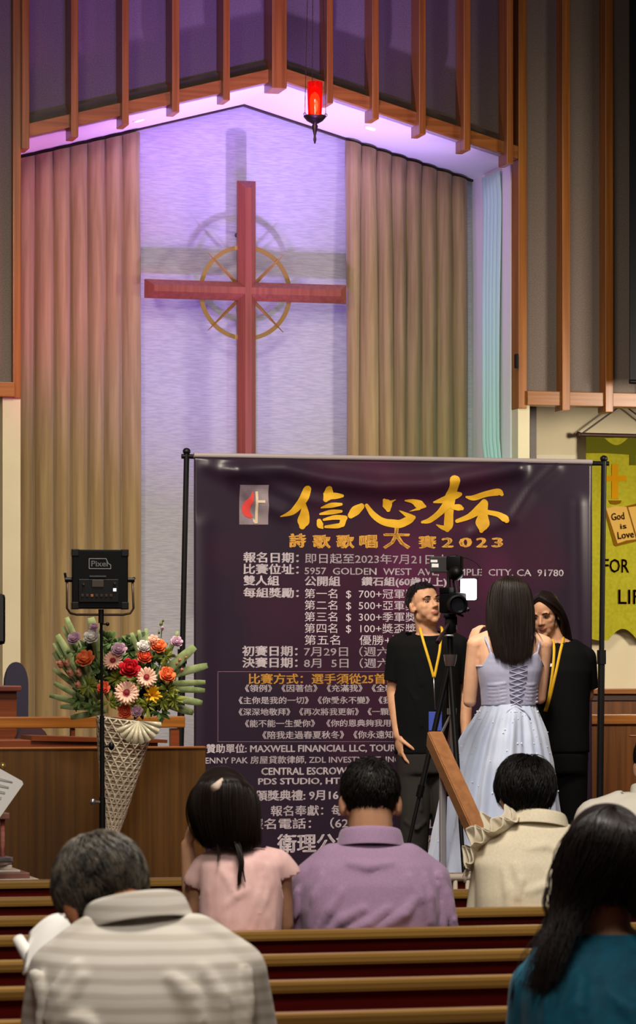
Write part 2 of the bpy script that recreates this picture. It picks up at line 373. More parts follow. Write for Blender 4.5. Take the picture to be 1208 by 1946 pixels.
# ------------------------------------------------------------------ printed stage banner
YBN = 17.95
bl, br = at(368, 900, YBN).x, at(1124, 900, YBN).x
bt, bb = at(745, 875, YBN).z, at(745, 1648, YBN).z
def px2xz(u, v): p = at(u, v, YBN); return p.x, p.z
folds = []
def addfold(pts, amp, wid): folds.append(([px2xz(*p) for p in pts], amp, wid))
addfold([(450, 893), (540, 893), (620, 912), (720, 924), (820, 922), (900, 906), (980, 890)], .050, .055)
addfold([(395, 885), (440, 905), (480, 950), (540, 975)], .016, .04)
addfold([(430, 890), (500, 915), (560, 945), (640, 960)], .012, .035)
addfold([(1055, 888), (1010, 930), (975, 985), (900, 1012)], .014, .035)
addfold([(385, 1000), (388, 1200), (384, 1500)], .010, .05)
addfold([(1098, 960), (1102, 1200), (1096, 1500)], .014, .045)
def segd(x, z, pl):
    best = 9
    for (ax, az), (bx, bz) in zip(pl, pl[1:]):
        dx, dz = bx-ax, bz-az; t = max(0, min(1, ((x-ax)*dx+(z-az)*dz)/(dx*dx+dz*dz)))
        d = (x-ax-dx*t)**2+(z-az-dz*t)**2
        best = min(best, d)
    return sqrt(best)
def clothy(x, z):
    y = YBN + .006*noise.noise((x*2.2, z*1.6, 3)) 
    for pl, a, wd in folds:
        d = segd(x, z, pl)
        if d < wd*3: y -= a*exp(-(d/wd)**2)
    return y
def banner_mat():
    m = bpy.data.materials.new('banner_print'); m.use_nodes = True; nt = m.node_tree; b = nt.nodes['Principled BSDF']; L = nt.links
    b.inputs['Roughness'].default_value = .36; b.inputs['Specular IOR Level'].default_value = .4
    tc = nt.nodes.new('ShaderNodeTexCoord')
    sep = nt.nodes.new('ShaderNodeSeparateXYZ'); L.new(tc.outputs['Object'], sep.inputs[0])
    # printed magenta glow: distance to the middle of the sheet
    def math(op, a, b_=None):
        n = nt.nodes.new('ShaderNodeMath'); n.operation = op
        for i, q in enumerate((a, b_)):
            if q is None: continue
            if isinstance(q, (int, float)): n.inputs[i].default_value = q
            else: L.new(q, n.inputs[i])
        return n.outputs[0]
    nz = nt.nodes.new('ShaderNodeTexNoise'); nz.inputs['Scale'].default_value = 1.7; nz.inputs['Detail'].default_value = 1; L.new(tc.outputs['Object'], nz.inputs['Vector'])
    vo = nt.nodes.new('ShaderNodeTexVoronoi'); vo.inputs['Scale'].default_value = 2.6; L.new(tc.outputs['Object'], vo.inputs['Vector'])
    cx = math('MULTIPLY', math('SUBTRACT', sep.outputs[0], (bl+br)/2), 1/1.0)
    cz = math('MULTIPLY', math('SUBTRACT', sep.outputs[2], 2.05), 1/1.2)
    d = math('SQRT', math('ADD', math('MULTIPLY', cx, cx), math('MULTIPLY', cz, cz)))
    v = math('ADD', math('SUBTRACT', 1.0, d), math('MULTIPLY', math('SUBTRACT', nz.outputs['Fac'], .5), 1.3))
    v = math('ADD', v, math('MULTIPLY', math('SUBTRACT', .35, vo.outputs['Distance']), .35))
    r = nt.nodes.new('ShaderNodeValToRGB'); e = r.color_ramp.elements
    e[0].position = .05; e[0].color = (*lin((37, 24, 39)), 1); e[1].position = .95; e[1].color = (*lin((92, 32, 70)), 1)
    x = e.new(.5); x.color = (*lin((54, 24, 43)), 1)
    L.new(v, r.inputs[0]); L.new(r.outputs[0], b.inputs['Base Color']); return m
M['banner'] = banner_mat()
broot = empty('stage_banner', ((bl+br)/2, YBN, STAGE), 'large dark purple printed vinyl banner with gold and white Chinese lettering on a black stand', 'banner')
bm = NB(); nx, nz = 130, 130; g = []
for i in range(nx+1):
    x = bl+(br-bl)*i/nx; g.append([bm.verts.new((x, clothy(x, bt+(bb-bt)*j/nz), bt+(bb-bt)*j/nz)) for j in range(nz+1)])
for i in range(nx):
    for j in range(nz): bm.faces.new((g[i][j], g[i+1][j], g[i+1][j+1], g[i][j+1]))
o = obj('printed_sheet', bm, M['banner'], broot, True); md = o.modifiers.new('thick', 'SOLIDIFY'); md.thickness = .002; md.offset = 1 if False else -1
M['gold'] = mat('gold_print', (222, 172, 46), .4, .5, rgb2=(186, 138, 22), noise_scale=(5, 5, 9))
M['gold2'] = mat('gold_print_small', (206, 150, 62), .45, .5)
M['ink'] = mat('white_print', (196, 184, 192), .5, .3)
def conform(bm, off, mx=.045):
    """slice a flat outline into small cells so that it can follow the folds of the sheet"""
    for ax_ in (0, 2):
        q = [v.co[ax_] for v in bm.verts]; a, b = min(q), max(q); n = int((b-a)/mx)
        for i in range(1, n+1):
            co = V((0, 0, 0)); no = V((0, 0, 0)); co[ax_] = a+(b-a)*i/(n+1); no[ax_] = 1
            bmesh.ops.bisect_plane(bm, geom=bm.verts[:]+bm.edges[:]+bm.faces[:], plane_co=co, plane_no=no)
    bmesh.ops.triangulate(bm, faces=bm.faces)
    for v in bm.verts: v.co.y = clothy(v.co.x, v.co.z)-off
def text_bm(body, bold=0.0, font=None):
    cu = bpy.data.curves.new('t', 'FONT'); cu.body = body; cu.resolution_u = 2
    if font: cu.font = font
    o = bpy.data.objects.new('t', cu); COL.objects.link(o)
    dg = bpy.context.evaluated_depsgraph_get(); dg.update()
    me = bpy.data.meshes.new_from_object(o.evaluated_get(dg)); b = NB(); b.from_mesh(me)
    bpy.data.objects.remove(o); bpy.data.curves.remove(cu)
    q = bold*1.5
    if bold > .004:
        for dx, dy in ((-q, 0), (q, q*.6), (0, -q*.6)):
            m0 = len(b.verts); b.from_mesh(me); b.verts.ensure_lookup_table()
            for v in b.verts[m0:]: v.co.x += dx; v.co.y += dy
    bpy.data.meshes.remove(me); return b
def btext(body, u0, u1, vc, hpx, m='ink', bold=.012, slope=0.0):
    b = text_bm(body, bold); xs = [v.co.x for v in b.verts]; ys = [v.co.y for v in b.verts]
    x0, x1 = min(xs), max(xs); y0, y1 = min(ys), max(ys)
    pa, pb = at(u0, vc, YBN), at(u1, vc, YBN); hh = hpx*18.7/FPX
    for v in b.verts:
        t = (v.co.x-x0)/(x1-x0)
        v.co = V((pa.x+t*(pb.x-pa.x), 0, pa.z+(pb.z-pa.z)*t*0+((v.co.y-y0)/(y1-y0)-.5)*hh))
    conform(b, .0035); obj('lettering', b, M[m], broot)
for q in (('報名日期：', 462, 567, 1059, 20, 'ink', .02), ('即日起至2023年7月21日止', 579, 850, 1061, 19, 'ink', .006),
          ('比賽位址：', 462, 567, 1081, 20, 'ink', .02), ('5957  GOLDEN  WEST  AVE,  TEMPLE  CITY, CA  91780', 578, 1070, 1086, 15, 'ink', .008),
          ('雙人組', 462, 530, 1103, 19, 'ink', .02), ('公開組', 578, 646, 1104, 19, 'ink', .02), ('鑽石組(60歲以上)', 686, 848, 1106, 20, 'ink', .022),
          ('每組獎勵：', 462, 567, 1126, 19, 'ink', .02), ('第一名  $  700+冠軍獎盃', 578, 812, 1128, 19, 'ink', .003), ('第二名  $  500+亞軍獎盃', 578, 812, 1150, 19, 'ink', .003),
          ('第三名  $  300+季軍獎盃', 578, 812, 1172, 19, 'ink', .003), ('第四名  $  100+獎盃獎狀', 578, 812, 1194, 19, 'ink', .003), ('第五名     優勝+獎狀', 578, 790, 1216, 19, 'ink', .003),
          ('初賽日期：', 460, 565, 1237, 20, 'ink', .02), ('7月29日（週六）', 577, 748, 1238, 19, 'ink', .006),
          ('決賽日期：', 460, 565, 1259, 20, 'ink', .02), ('8月  5日（週六）', 577, 748, 1260, 19, 'ink', .006),
          ('比賽方式：選手須從25首曲目中選唱', 472, 850, 1290, 20, 'gold2', .014),
          ('《領例》《因著信》《充滿我》《全新的你》', 465, 790, 1308, 14, 'ink', .012), ('《主你是我的一切》《你愛永不變》《我願獻上》', 453, 800, 1331, 14, 'ink', .012),
          ('《深深地敬拜》《再次將我更新》《一顆謙卑的心》', 453, 810, 1353, 14, 'ink', .012), ('《能不能一生愛你》 《你的恩典夠我用》《愛》', 465, 800, 1375, 14, 'ink', .012),
          ('《陪我走過春夏秋冬》《你永遠知此心》', 498, 790, 1397, 15, 'ink', .012),
          ('贊助單位: MAXWELL FINANCIAL LLC, TOUR', 391, 752, 1423, 18, 'ink', .018), ('JENNY PAK 房屋貸款律師, ZDL INVESTMENT, INC', 382, 760, 1446, 17, 'ink', .01),
          ('CENTRAL ESCROW GROUP', 496, 726, 1466, 14, 'ink', .02), ('PDS STUDIO, HT VIDEO', 490, 712, 1486, 14, 'ink', .02),
          ('頒獎典禮: 9月16日', 485, 662, 1512, 20, 'ink', .02), ('報名奉獻：每人50元', 514, 720, 1541, 20, 'ink', .012), ('報名電話：（626）', 474, 684, 1566, 21, 'ink', .012),
          ('衛理公會', 526, 674, 1603, 36, 'ink', .02), ('聲樂', 798, 870, 1603, 34, 'ink', .02), ('歌唱', 806, 850, 1512, 18, 'ink', .02), ('（每', 808, 850, 1541, 20, 'ink', .012), ('ALL', 802, 832, 1566, 16, 'ink', .02), ('A', 820, 832, 1486, 14, 'ink', .012), ('I', 824, 828, 1466, 14, 'ink', .012),
          ('詩', 548, 581, 1027, 27, 'gold2', .03), ('歌', 593, 628, 1029, 26, 'gold2', .03), ('歌', 638, 673, 1029, 26, 'gold2', .03), ('唱', 682, 717, 1029, 25, 'gold2', .03), ('大', 727, 779, 1022, 42, 'gold2', .02), ('賽', 794, 829, 1030, 25, 'gold2', .03), ('2', 838, 861, 1031, 19, 'gold2', .03), ('0', 871, 896, 1031, 19, 'gold2', .03), ('2', 903, 925, 1031, 19, 'gold2', .03), ('3', 933, 955, 1031, 19, 'gold2', .03)):
    btext(*q)
def stroke(bm, pts, lift):
    """brush stroke: (u, v, width px) along a smoothed path, laid on the sheet"""
    P = []
    n = len(pts)
    for i in range(n-1):
        p0, p1, p2, p3 = pts[max(i-1, 0)], pts[i], pts[i+1], pts[min(i+2, n-1)]
        for k in range(6):
            t = k/6
            P.append(tuple(.5*((2*b)+(-a+c)*t+(2*a-5*b+4*c-d)*t*t+(-a+3*b-3*c+d)*t**3) for a, b, c, d in zip(p0, p1, p2, p3)))
    P.append(pts[-1])
    def W(u, v): x, z = px2xz(u, v); return bm.verts.new((x, clothy(x, z)-lift, z))
    L, R = [], []
    for i, (u, v, w_) in enumerate(P):
        a, b = P[max(i-1, 0)], P[min(i+1, len(P)-1)]; dx, dy = b[0]-a[0], b[1]-a[1]; q = sqrt(dx*dx+dy*dy) or 1
        h = max(w_, .6)/2; L.append((u-dy/q*h, v+dx/q*h)); R.append((u+dy/q*h, v-dx/q*h))
    Lv, Rv, Cv = [W(*p) for p in L], [W(*p) for p in R], [W(p[0], p[1]) for p in P]
    for i in range(len(P)-1):
        bm.faces.new((Lv[i], Lv[i+1], Cv[i+1], Cv[i])); bm.faces.new((Cv[i], Cv[i+1], Rv[i+1], Rv[i]))
    for end, s in ((0, -1), (-1, 1)):
        u, v, w_ = P[end]; a, b = (P[0], P[1]) if end == 0 else (P[-2], P[-1]); an = atan2(b[1]-a[1], b[0]-a[0]); h = max(w_, .6)/2
        fan = [W(u+h*cos(an+s*0+q), v+h*sin(an+q)) for q in [((pi/2+pi*j/6) if s < 0 else (-pi/2+pi*j/6)) for j in range(7)]]
        for j in range(6): bm.faces.new((Cv[end], fan[j], fan[j+1]))
A1 = lambda l: [(520+x/5.033, 890+y/5.033, w_/5.033) for x, y, w_ in l]
A2 = lambda l: [(740+x/5.033, 890+y/5.033, w_/5.033) for x, y, w_ in l]
xin = [A1([(315,205,75),(290,270,85),(240,350,75),(170,420,55),(60,462,10)]), A1([(285,350,40),(292,430,85),(280,510,115),(270,555,60)]), A1([(515,205,65),(515,255,100),(490,300,50)]), A1([(530,265,70),(600,265,55),(650,265,30)]),
       A1([(450,378,14),(540,355,48),(640,345,26)]), A1([(440,438,18),(540,420,46),(640,412,28)]), A1([(430,505,46),(442,545,64),(462,570,22)]), A1([(475,492,22),(580,470,44),(680,475,46)]), A1([(665,480,60),(650,535,56)]), A1([(492,560,26),(600,552,46),(650,540,40)])]
xinn = [A1([(835,365,60),(780,405,92),(735,450,60)]), A1([(885,355,34),(950,445,58),(1040,508,66),(1140,528,78),(1210,530,78),(1297,490,74),(1335,470,40)]), A1([(1310,470,60),(1225,420,22),(1195,404,3)]), A1([(1050,305,30),(1080,345,96),(1092,395,46)]), A1([(1100,330,36),(1160,300,5)]), A2([(145,310,14),(220,318,44),(285,350,84),(335,365,26)]), A2([(280,385,30),(190,412,4)])]
bei = [A2([(598,120,100),(592,200,90),(570,300,108),(565,430,84),(560,540,88),(548,585,50)]), A2([(548,575,52),(500,565,40),(445,540,8)]), A2([(420,325,16),(520,300,64),(630,260,66),(668,250,40)]), A2([(545,350,88),(470,430,58),(380,498,50),(310,515,26)]), A2([(600,370,46),(660,375,62),(690,385,34)]),
       A2([(730,275,20),(800,283,52),(920,246,56),(1035,228,66),(1070,250,34)]), A2([(900,325,60),(855,390,86),(755,462,56),(640,505,36)]), A2([(900,335,76),(892,430,84),(880,530,130),(866,600,40)]), A2([(930,420,44),(1030,442,52),(1090,480,72),(1108,500,50)])]
for ch in (xin, xinn, bei):
    bm = NB()
    for i, s in enumerate(ch): stroke(bm, s, .004+.0004*i)
    obj('gold_character', bm, M['gold'], broot, True)
# emblem: pale square with a red flame and a cross
def poly(bm, pts, lift):
    vs = []
    for u, v in pts:
        x, z = px2xz(u, v); vs.append(bm.verts.new((x, 0, z)))
    bm.faces.new(vs)
    conform(bm, lift, .012)
M['emblem'] = mat('emblem_ground', (132, 118, 124), .45, .4, rgb2=(92, 78, 88), noise_scale=(7, 7, 7))
M['flamered'] = mat('emblem_flame', (196, 62, 58), .45, .4)
M['emblemcross'] = mat('emblem_cross', (196, 176, 150), .45, .4)
bm = NB(); poly(bm, [(454, 922), (509, 922), (509, 997), (454, 997)], .0045); obj('emblem_ground', bm, M['emblem'], broot)
bm = NB(); poly(bm, [(478, 933), (474, 944), (464, 953), (459, 962), (459, 973), (464, 981), (474, 985), (480, 983), (474, 972), (475, 962), (480, 954), (481, 940)], .006); obj('emblem_flame', bm, M['flamered'], broot)
bm = NB(); poly(bm, [(484, 934), (489, 934), (489, 951), (502, 951), (502, 956), (489, 956), (489, 995), (484, 995)], .0075); poly(bm, [(480, 985), (484, 988), (484, 996), (480, 991)], .0075); obj('emblem_cross', bm, M['emblemcross'], broot)
bm = NB()
for q in ([(413, 1276), (850, 1276), (850, 1277), (413, 1277)], [(413, 1277), (414, 1277), (414, 1409), (413, 1409)], [(413, 1409), (850, 1409), (850, 1410), (413, 1410)]): poly(bm, q, .004)
M['ink2'] = mat('thin_print', (120, 92, 108), .5, .4); obj('printed_frame', bm, M['ink2'], broot)
# the stand
tb = at(745, 872, YBN)
def pole(ut, vt, ub, vb):
    Y = YBN+.02; a = at(ut, vt, Y); b_ = at(ub, vb, Y); d = (b_-a); b2 = a+d*((a.z-STAGE)/(a.z-b_.z)); m_ = a+(b2-a)*.46
    bm = NB(); tube(bm, [a+V((0,0,.0)), m_], .0155, 12); tube(bm, [m_+V((0,0,.02)), b2], .020, 12); ell(bm, a+V((0,0,.012)), (.022, .022, .02), seg=12, rings=8); tube(bm, [m_+V((0,0,.05)), m_-V((0,0,.03))], .026, 12)
    obj('pole', bm, M['blackm'], broot, 'auto')
    bm = NB(); box(bm, b2+V((0, 0, .01)), (.3, .3, .02), bev=.004); obj('base_plate', bm, M['blackm'], broot)
pole(354.5, 862, 343, 1400); pole(1147, 876, 1139, 1540)
a, b_ = at(345, 869, YBN+.02), at(1156, 880, YBN+.02); zz = (at(745, 874, YBN+.02).z)
bm = NB(); tube(bm, [(a.x, YBN+.02, zz), (b_.x, YBN+.02, zz)], .013, 12); obj('top_rod', bm, M['steel'] if False else M['blackm'], broot, 'auto')
M['rodglint'] = mat('rod_glint_tone', (150, 140, 140), .5, .4)  # pale tone for a tube standing in for the rod's glint
bm = NB(); tube(bm, [(bl+.0, YBN-.002, zz+.006), (br-.0, YBN-.002, zz+.006)], .014, 12); obj('rod_glint', bm, M['rodglint'], broot, 'auto')
# ------------------------------------------------------------------ felt banner on the right back wall
YW = YB+.0
def flat(name, pts, Y, m, parent, th=.004):
    bm = NB(); prism(bm, [V((at(u, v, Y).x, Y, at(u, v, Y).z)) for u, v in pts], (0, th, 0)); return obj(name, bm, m, parent)
M['felt'] = mat('lime_felt', (158, 152, 38), .95, .1, rgb2=(146, 140, 32), noise_scale=(50, 50, 50))
M['feltdark'] = mat('olive_felt', (84, 84, 16), .95, .1)
M['feltgold'] = mat('gold_felt', (178, 124, 6), .95, .1)
M['felttan'] = mat('tan_felt', (186, 148, 74), .95, .1)
M['feltbrown'] = mat('brown_felt', (110, 74, 8), .95, .1)
M['rodwood'] = mat('dark_rod', (62, 36, 26), .5, .4)
c = at(1183, 826, YW-.06)
r = empty('felt_banner', (c.x, YW-.06, c.z), 'lime green felt wall banner with gold cross and open book at the right edge', 'banner')
Yf = YW-.05
sc = [(1113, 832), (1113, 1212), (1135, 1217), (1155, 1217)]
for i in range(0, 13):
    t = i/12; sc.append((1155+56*t, 1217-22*sin(pi*t)))
sc += [(1225, 1217), (1252, 1214), (1252, 832)]
flat('cloth', sc, Yf, M['felt'], r)
va = [(1113, 828), (1144, 828)] + [(1144+54*i/10, 828+18*sin(pi*i/10)) for i in range(1, 10)] + [(1198, 828), (1252, 828), (1252, 861), (1208, 864), (1208, 884), (1196, 884), (1196, 864), (1150, 861), (1113, 861)]
flat('valance', va, Yf-.006, M['feltdark'], r)
bm = NB(); tube(bm, [at(1096, 826, Yf), at(1268, 830, Yf)], .014, 10); obj('rod', bm, M['rodwood'], r, 'auto')
bm = NB(); ell(bm, at(1099, 826, Yf), .02, seg=12, rings=8); obj('finial', bm, M['rodwood'], r, True)
bm = NB(); tube(bm, [at(1104, 825, Yf), at(1183, 768, Yf), at(1262, 828, Yf)], .006, 6); obj('hanging_cord', bm, M['rodwood'], r)
flat('gold_cross', [(1162, 882), (1174, 882), (1174, 904), (1190, 904), (1190, 914), (1174, 914), (1174, 948), (1162, 948), (1162, 914), (1151, 914), (1151, 904), (1162, 904)], Yf-.006, M['feltgold'], r)
flat('cross_foot', [(1156, 951), (1181, 951), (1178, 957), (1168, 959), (1159, 957)], Yf-.006, M['feltbrown'], r)
flat('book_cover', [(1149, 972), (1166, 1036), (1170, 1038), (1208, 1029), (1250, 1034), (1252, 960), (1208, 957)], Yf-.006, M['feltbrown'], r)
flat('book_page', [(1151, 966), (1172, 962), (1190, 963), (1208, 1025), (1190, 1027), (1173, 1033)], Yf-.010, M['felttan'], r)
flat('book_page', [(1193, 964), (1215, 961), (1250, 958), (1250, 1030), (1211, 1025)], Yf-.010, M['felttan'], r)
def wtext(body, u0, u1, v, h, Y, m, parent, rot=0, bold=.01, font=None):
    b = text_bm(body, bold); xs = [q.co.x for q in b.verts]; ys = [q.co.y for q in b.verts]; x0, x1, y0, y1 = min(xs), max(xs), min(ys), max(ys)
    pa, pb = at(u0, v, Y), at(u1, v, Y); hh = h*20.9/FPX; wd = pb.x-pa.x
    for q in b.verts:
        x, z = ((q.co.x-x0)/(x1-x0)-.5)*wd, ((q.co.y-y0)/(y1-y0)-.5)*hh
        q.co = V(((pa.x+pb.x)/2+x*cos(rot)-z*sin(rot), Y, pa.z+x*sin(rot)+z*cos(rot)))
    obj('lettering', b, M[m] if isinstance(m, str) else m, parent)
wtext('God', 1161, 1186, 981, 14, Yf-.016, 'feltbrown', r, .12); wtext('is', 1178, 1190, 1000, 10, Yf-.016, 'feltbrown', r, .1); wtext('Love', 1173, 1204, 1016, 14, Yf-.016, 'feltbrown', r, .12)
wtext('FOR', 1146, 1195, 1075, 27, Yf-.007, 'feltbrown', r); wtext('LIFE', 1174, 1236, 1134, 28, Yf-.007, 'feltbrown', r)
# cream board on the wall behind the purple banner
p = at(1059, 866, YW-.03)
bm = NB(); box(bm, (p.x, YW+.015, p.z-.3), (.26, .02, .62), bev=.004)
tag(obj('notice_board', bm, mat('board_cream', (214, 204, 178), .7, .2)), 'plain cream board on the wall whose top edge shows above the purple banner', 'board')
# black projection screen hanging at the right edge
p0, p1, pb_ = at(1196, 700, YF-.25), at(1420, 700, YF-.25), at(1196, 722, YF-.25)
r = empty('projection_screen', ((p0.x+p1.x)/2, YF-.25, pb_.z), 'hanging projection screen with a black border at the upper right edge', 'screen')
bm = NB(); box(bm, ((p0.x+p1.x)/2, YF-.25, (pb_.z+6.4)/2), (p1.x-p0.x, .012, 6.4-pb_.z)); obj('border', bm, M['black'], r)
bm = NB(); box(bm, ((p0.x+p1.x)/2+.02, YF-.262, (pb_.z+6.4)/2+.1), (p1.x-p0.x-.12, .008, 6.2-pb_.z)); obj('fabric', bm, mat('screen_dark', (60, 56, 60), .8), r)
bm = NB(); tube(bm, [(p0.x, YF-.25, pb_.z-.01), (p1.x, YF-.25, pb_.z-.01)], .014, 10); obj('weight_bar', bm, M['black'], r, 'auto')
# small black sensor on the recess corner
p = at(981, 686, YF-.03); bm = NB(); box(bm, p, (.018, .04, .085), bev=.005); tag(obj('wall_sensor', bm, M['black']), 'tiny black sensor box on the edge of the white recess wall', 'sensor')
# ------------------------------------------------------------------ choir rail, organ console and seats behind the veneer screen
def beam(name, u0, u1, v0, v1, Y, dep, m, parent=None, v0b=None):
    a, b = at(u0, v0, Y), at(u1, v0, Y); z1 = at((u0+u1)/2, v1, Y).z; z0 = at((u0+u1)/2, v0, Y).z
    bm = NB(); box(bm, ((a.x+b.x)/2, Y+dep/2, (z0+z1)/2), (b.x-a.x, dep, abs(z0-z1)), bev=min(.006, dep*.2)); return obj(name, bm, m, parent)
Yr = 16.6
def toz(u, v, Y): return at(u, v, Y).z
def post(name, u0, u1, v0, Y, dep, m, parent, zb=None):
    a, b = at(u0, v0, Y), at(u1, v0, Y); z = STAGE if zb is None else zb
    bm = NB(); box(bm, ((a.x+b.x)/2, Y+dep/2, (a.z+z)/2), (b.x-a.x, dep, a.z-z), bev=.004); return obj(name, bm, m, parent)
c = at(160, 1372, Yr); r = empty('choir_rail', (c.x, Yr, STAGE), 'oak choir rail on slim posts behind the veneer screen at the left', 'railing')
beam('top_rail', -160, 352, 1362, 1384, Yr-.03, .06, M['oakx'], r)
for u in (-100, 135, 148+176): post('post', u, u+(8 if u < 200 else 17), 1384, Yr-.02, .04, M['redwood'], r)
c = at(1200, 1365, 19.0); r = empty('choir_partition', (c.x, 19.0, STAGE), 'oak topped wooden choir partition behind the banner at the right', 'partition')
beam('top_rail', 1085, 1480, 1357, 1376, 18.97, .07, M['oakx'], r); post('panel', 1090, 1475, 1376, 18.99, .03, M['wain'], r)
beam('moulding', 1196, 1300, 1397, 1399, 18.985, .008, M['oakx'], r)
Ys = 15.75; c = at(190, 1422, Ys); r = empty('wooden_screen', (c.x, Ys, STAGE), 'broad plain wood veneer screen standing at the left of the platform', 'partition')
post('panel', -260, 391, 1424, Ys, .04, M['screen'], r); beam('top_edge', -262, 392, 1420, 1425, Ys-.006, .052, M['oakx'], r)
Yo = 16.15; c = at(120, 1410, Yo); r = empty('organ_console', (c.x, Yo+.2, STAGE), 'low brown organ console whose sloping lid shows over the veneer screen', 'organ')
post('body', -90, 300, 1407, Yo, .35, M['redwood'], r)
a, b = at(60, 1399, Yo), at(318, 1407, Yo)
bm = NB(); prism(bm, [at(60, 1408, Yo-.01), at(318, 1412, Yo-.01), at(318, 1406, Yo-.01), at(60, 1398, Yo-.01)], (0, .3, 0)); obj('lid', bm, M['redwood'], r)
Yp = 17.2; c = at(0, 1300, Yp); r = empty('pulpit', (c.x, Yp+.2, STAGE), 'wooden pulpit with a red brown top slab at the left edge beside the white column', 'pulpit')
post('body', -110, 32, 1312, Yp, .4, M['redwood'], r); beam('top_slab', -118, 41, 1303, 1314, Yp-.04, .48, wood('slab_wood', (118, 62, 50), (98, 48, 40), 'x', .3), r)
M['navy'] = mat('navy_upholstery', (40, 36, 52), .8, .3)
M['plum'] = mat('plum_upholstery', (62, 38, 46), .8, .3)
def backchair(name, u0, u1, v0, Y, m, label, zs=.8):
    a, b = at(u0, v0, Y), at(u1, v0, Y); cx, wd = (a.x+b.x)/2, b.x-a.x
    r = empty(name, (cx, Y, STAGE), label, 'chair')
    bm = NB(); prism(bm, [V((cx-wd/2, Y, STAGE+.4))]+[V((cx-wd/2*cos(pi*i/12), Y, a.z-.12+.12*sin(pi*i/12))) for i in range(13)]+[V((cx+wd/2, Y, STAGE+.4))], (0, .06, 0)); obj('backrest', bm, m, r)
    bm = NB(); box(bm, (cx, Y-.2, STAGE+.42), (wd, .42, .08), bev=.02); obj('seat', bm, m, r)
    for sx in (-1, 1):
        for yy in (-.37, .0):
            bm = NB(); box(bm, (cx+sx*(wd/2-.03), Y+yy, STAGE+.2), (.035, .035, .4)); obj('leg', bm, M['darkwood'], r)
    return r
backchair('upholstered_chair', 10, 54, 1258, 17.75, M['navy'], 'tall narrow navy upholstered chair back behind the pulpit')
backchair('padded_chair', 28, 96, 1378, 16.95, M['plum'], 'round topped plum padded chair showing under the choir rail')
# black loudspeaker on its stand at the left edge
Yk = 16.72; a, b = at(-70, 1128, Yk), at(12, 1225, Yk)
r = empty('loudspeaker', ((a.x+b.x)/2, Yk+.12, b.z), 'black loudspeaker cut by the left edge of the picture', 'speaker')
bm = NB(); box(bm, ((a.x+b.x)/2, Yk+.12, (a.z+b.z)/2), (b.x-a.x, .22, a.z-b.z), bev=.02); obj('cabinet', bm, M['black'], r)
bm = NB(); box(bm, ((a.x+b.x)/2, Yk+.006, (a.z+b.z)/2), ((b.x-a.x)*.86, .01, (a.z-b.z)*.86)); obj('grille', bm, mat('grille_black', (22, 22, 22), .8), r)
r = empty('speaker_stand', ((a.x+b.x)/2, Yk+.12, STAGE), 'black pole stand under the loudspeaker at the left edge', 'stand')
bm = NB(); tube(bm, [((a.x+b.x)/2, Yk+.12, STAGE+.02), ((a.x+b.x)/2, Yk+.12, b.z-.001)], .016, 10); obj('pole', bm, M['blackm'], r, 'auto')
bm = NB(); lathe(bm, [(.11, STAGE+.001), (.11, STAGE+.015), (.03, STAGE+.03)], MT(((a.x+b.x)/2, Yk+.12, 0)), 24); obj('base', bm, M['blackm'], r, 'auto')
# ------------------------------------------------------------------ stair handrail at the platform edge
a, b = cam(826, 1389, 15.6), cam(911, 1578, 14.93); X = a.x; b.x = X
b2 = a+(b-a)*1.25
r = empty('stair_handrail', (X, b2.y, 0), 'sloping brown timber handrail in front of the pale blue gown', 'handrail')
def yz(p): return V(p)
bm = NB(); dn = V((0, 0, -.085)); w2 = .037
prism(bm, [V((X-w2, a.y, a.z)), V((X-w2, b2.y, b2.z)), V((X-w2, b2.y, b2.z-.085)), V((X-w2, a.y+.02, a.z-.07))], (w2*2, 0, 0))
bmesh.ops.bevel(bm, geom=bm.edges[:], offset=.005, segments=2, affect='EDGES'); obj('rail', bm, M['rail'], r)
M['postmetal'] = mat('brushed_post', (176, 176, 184), .45, .5, .5)
for t, zf in ((.18, 0), (.95, 0)):
    p = a+(b2-a)*t; bm = NB(); box(bm, (X-.004 if t > .5 else X-.01, p.y, (p.z-.07+zf)/2), (.028, .028, p.z-.07-zf), bev=.004); obj('post', bm, M['postmetal'], r)
# white spindle-backed chair between platform and pews
Yc = 11.42; a, b = at(851, 1663, Yc), at(893, 1663, Yc)
r = empty('spindle_chair', ((a.x+b.x)/2, Yc+.2, 0), 'small white spindle chair half hidden behind the lavender polo man', 'chair')
M['offwhite'] = mat('offwhite_paint', (206, 190, 172), .5, .4)
ww = .30; cx = (a.x+b.x)/2-.06
bm = NB(); tube(bm, [(cx-ww/2, Yc, a.z-.008), (cx+ww/2, Yc, a.z-.008)], .013, 10); obj('top_rail', bm, M['offwhite'], r, 'auto')
for i in range(7):
    x = cx-ww/2+.012+(ww-.024)*i/6; bm = NB(); tube(bm, [(x, Yc, .42), (x, Yc, .55), (x, Yc, a.z-.01)], [.009, .012, .008], 8); obj('spindle', bm, M['offwhite'], r, True)
bm = NB(); box(bm, (cx, Yc+.12, .41), (ww+.02, .24, .03), bev=.01); obj('seat', bm, M['offwhite'], r)
for sx in (-1, 1):
    for yy in (.01, .22):
        bm = NB(); tube(bm, [(cx+sx*(ww/2-.01), Yc+yy, 0), (cx+sx*(ww/2-.03), Yc+yy, .4)], .014, 8); obj('leg', bm, M['offwhite'], r, True)
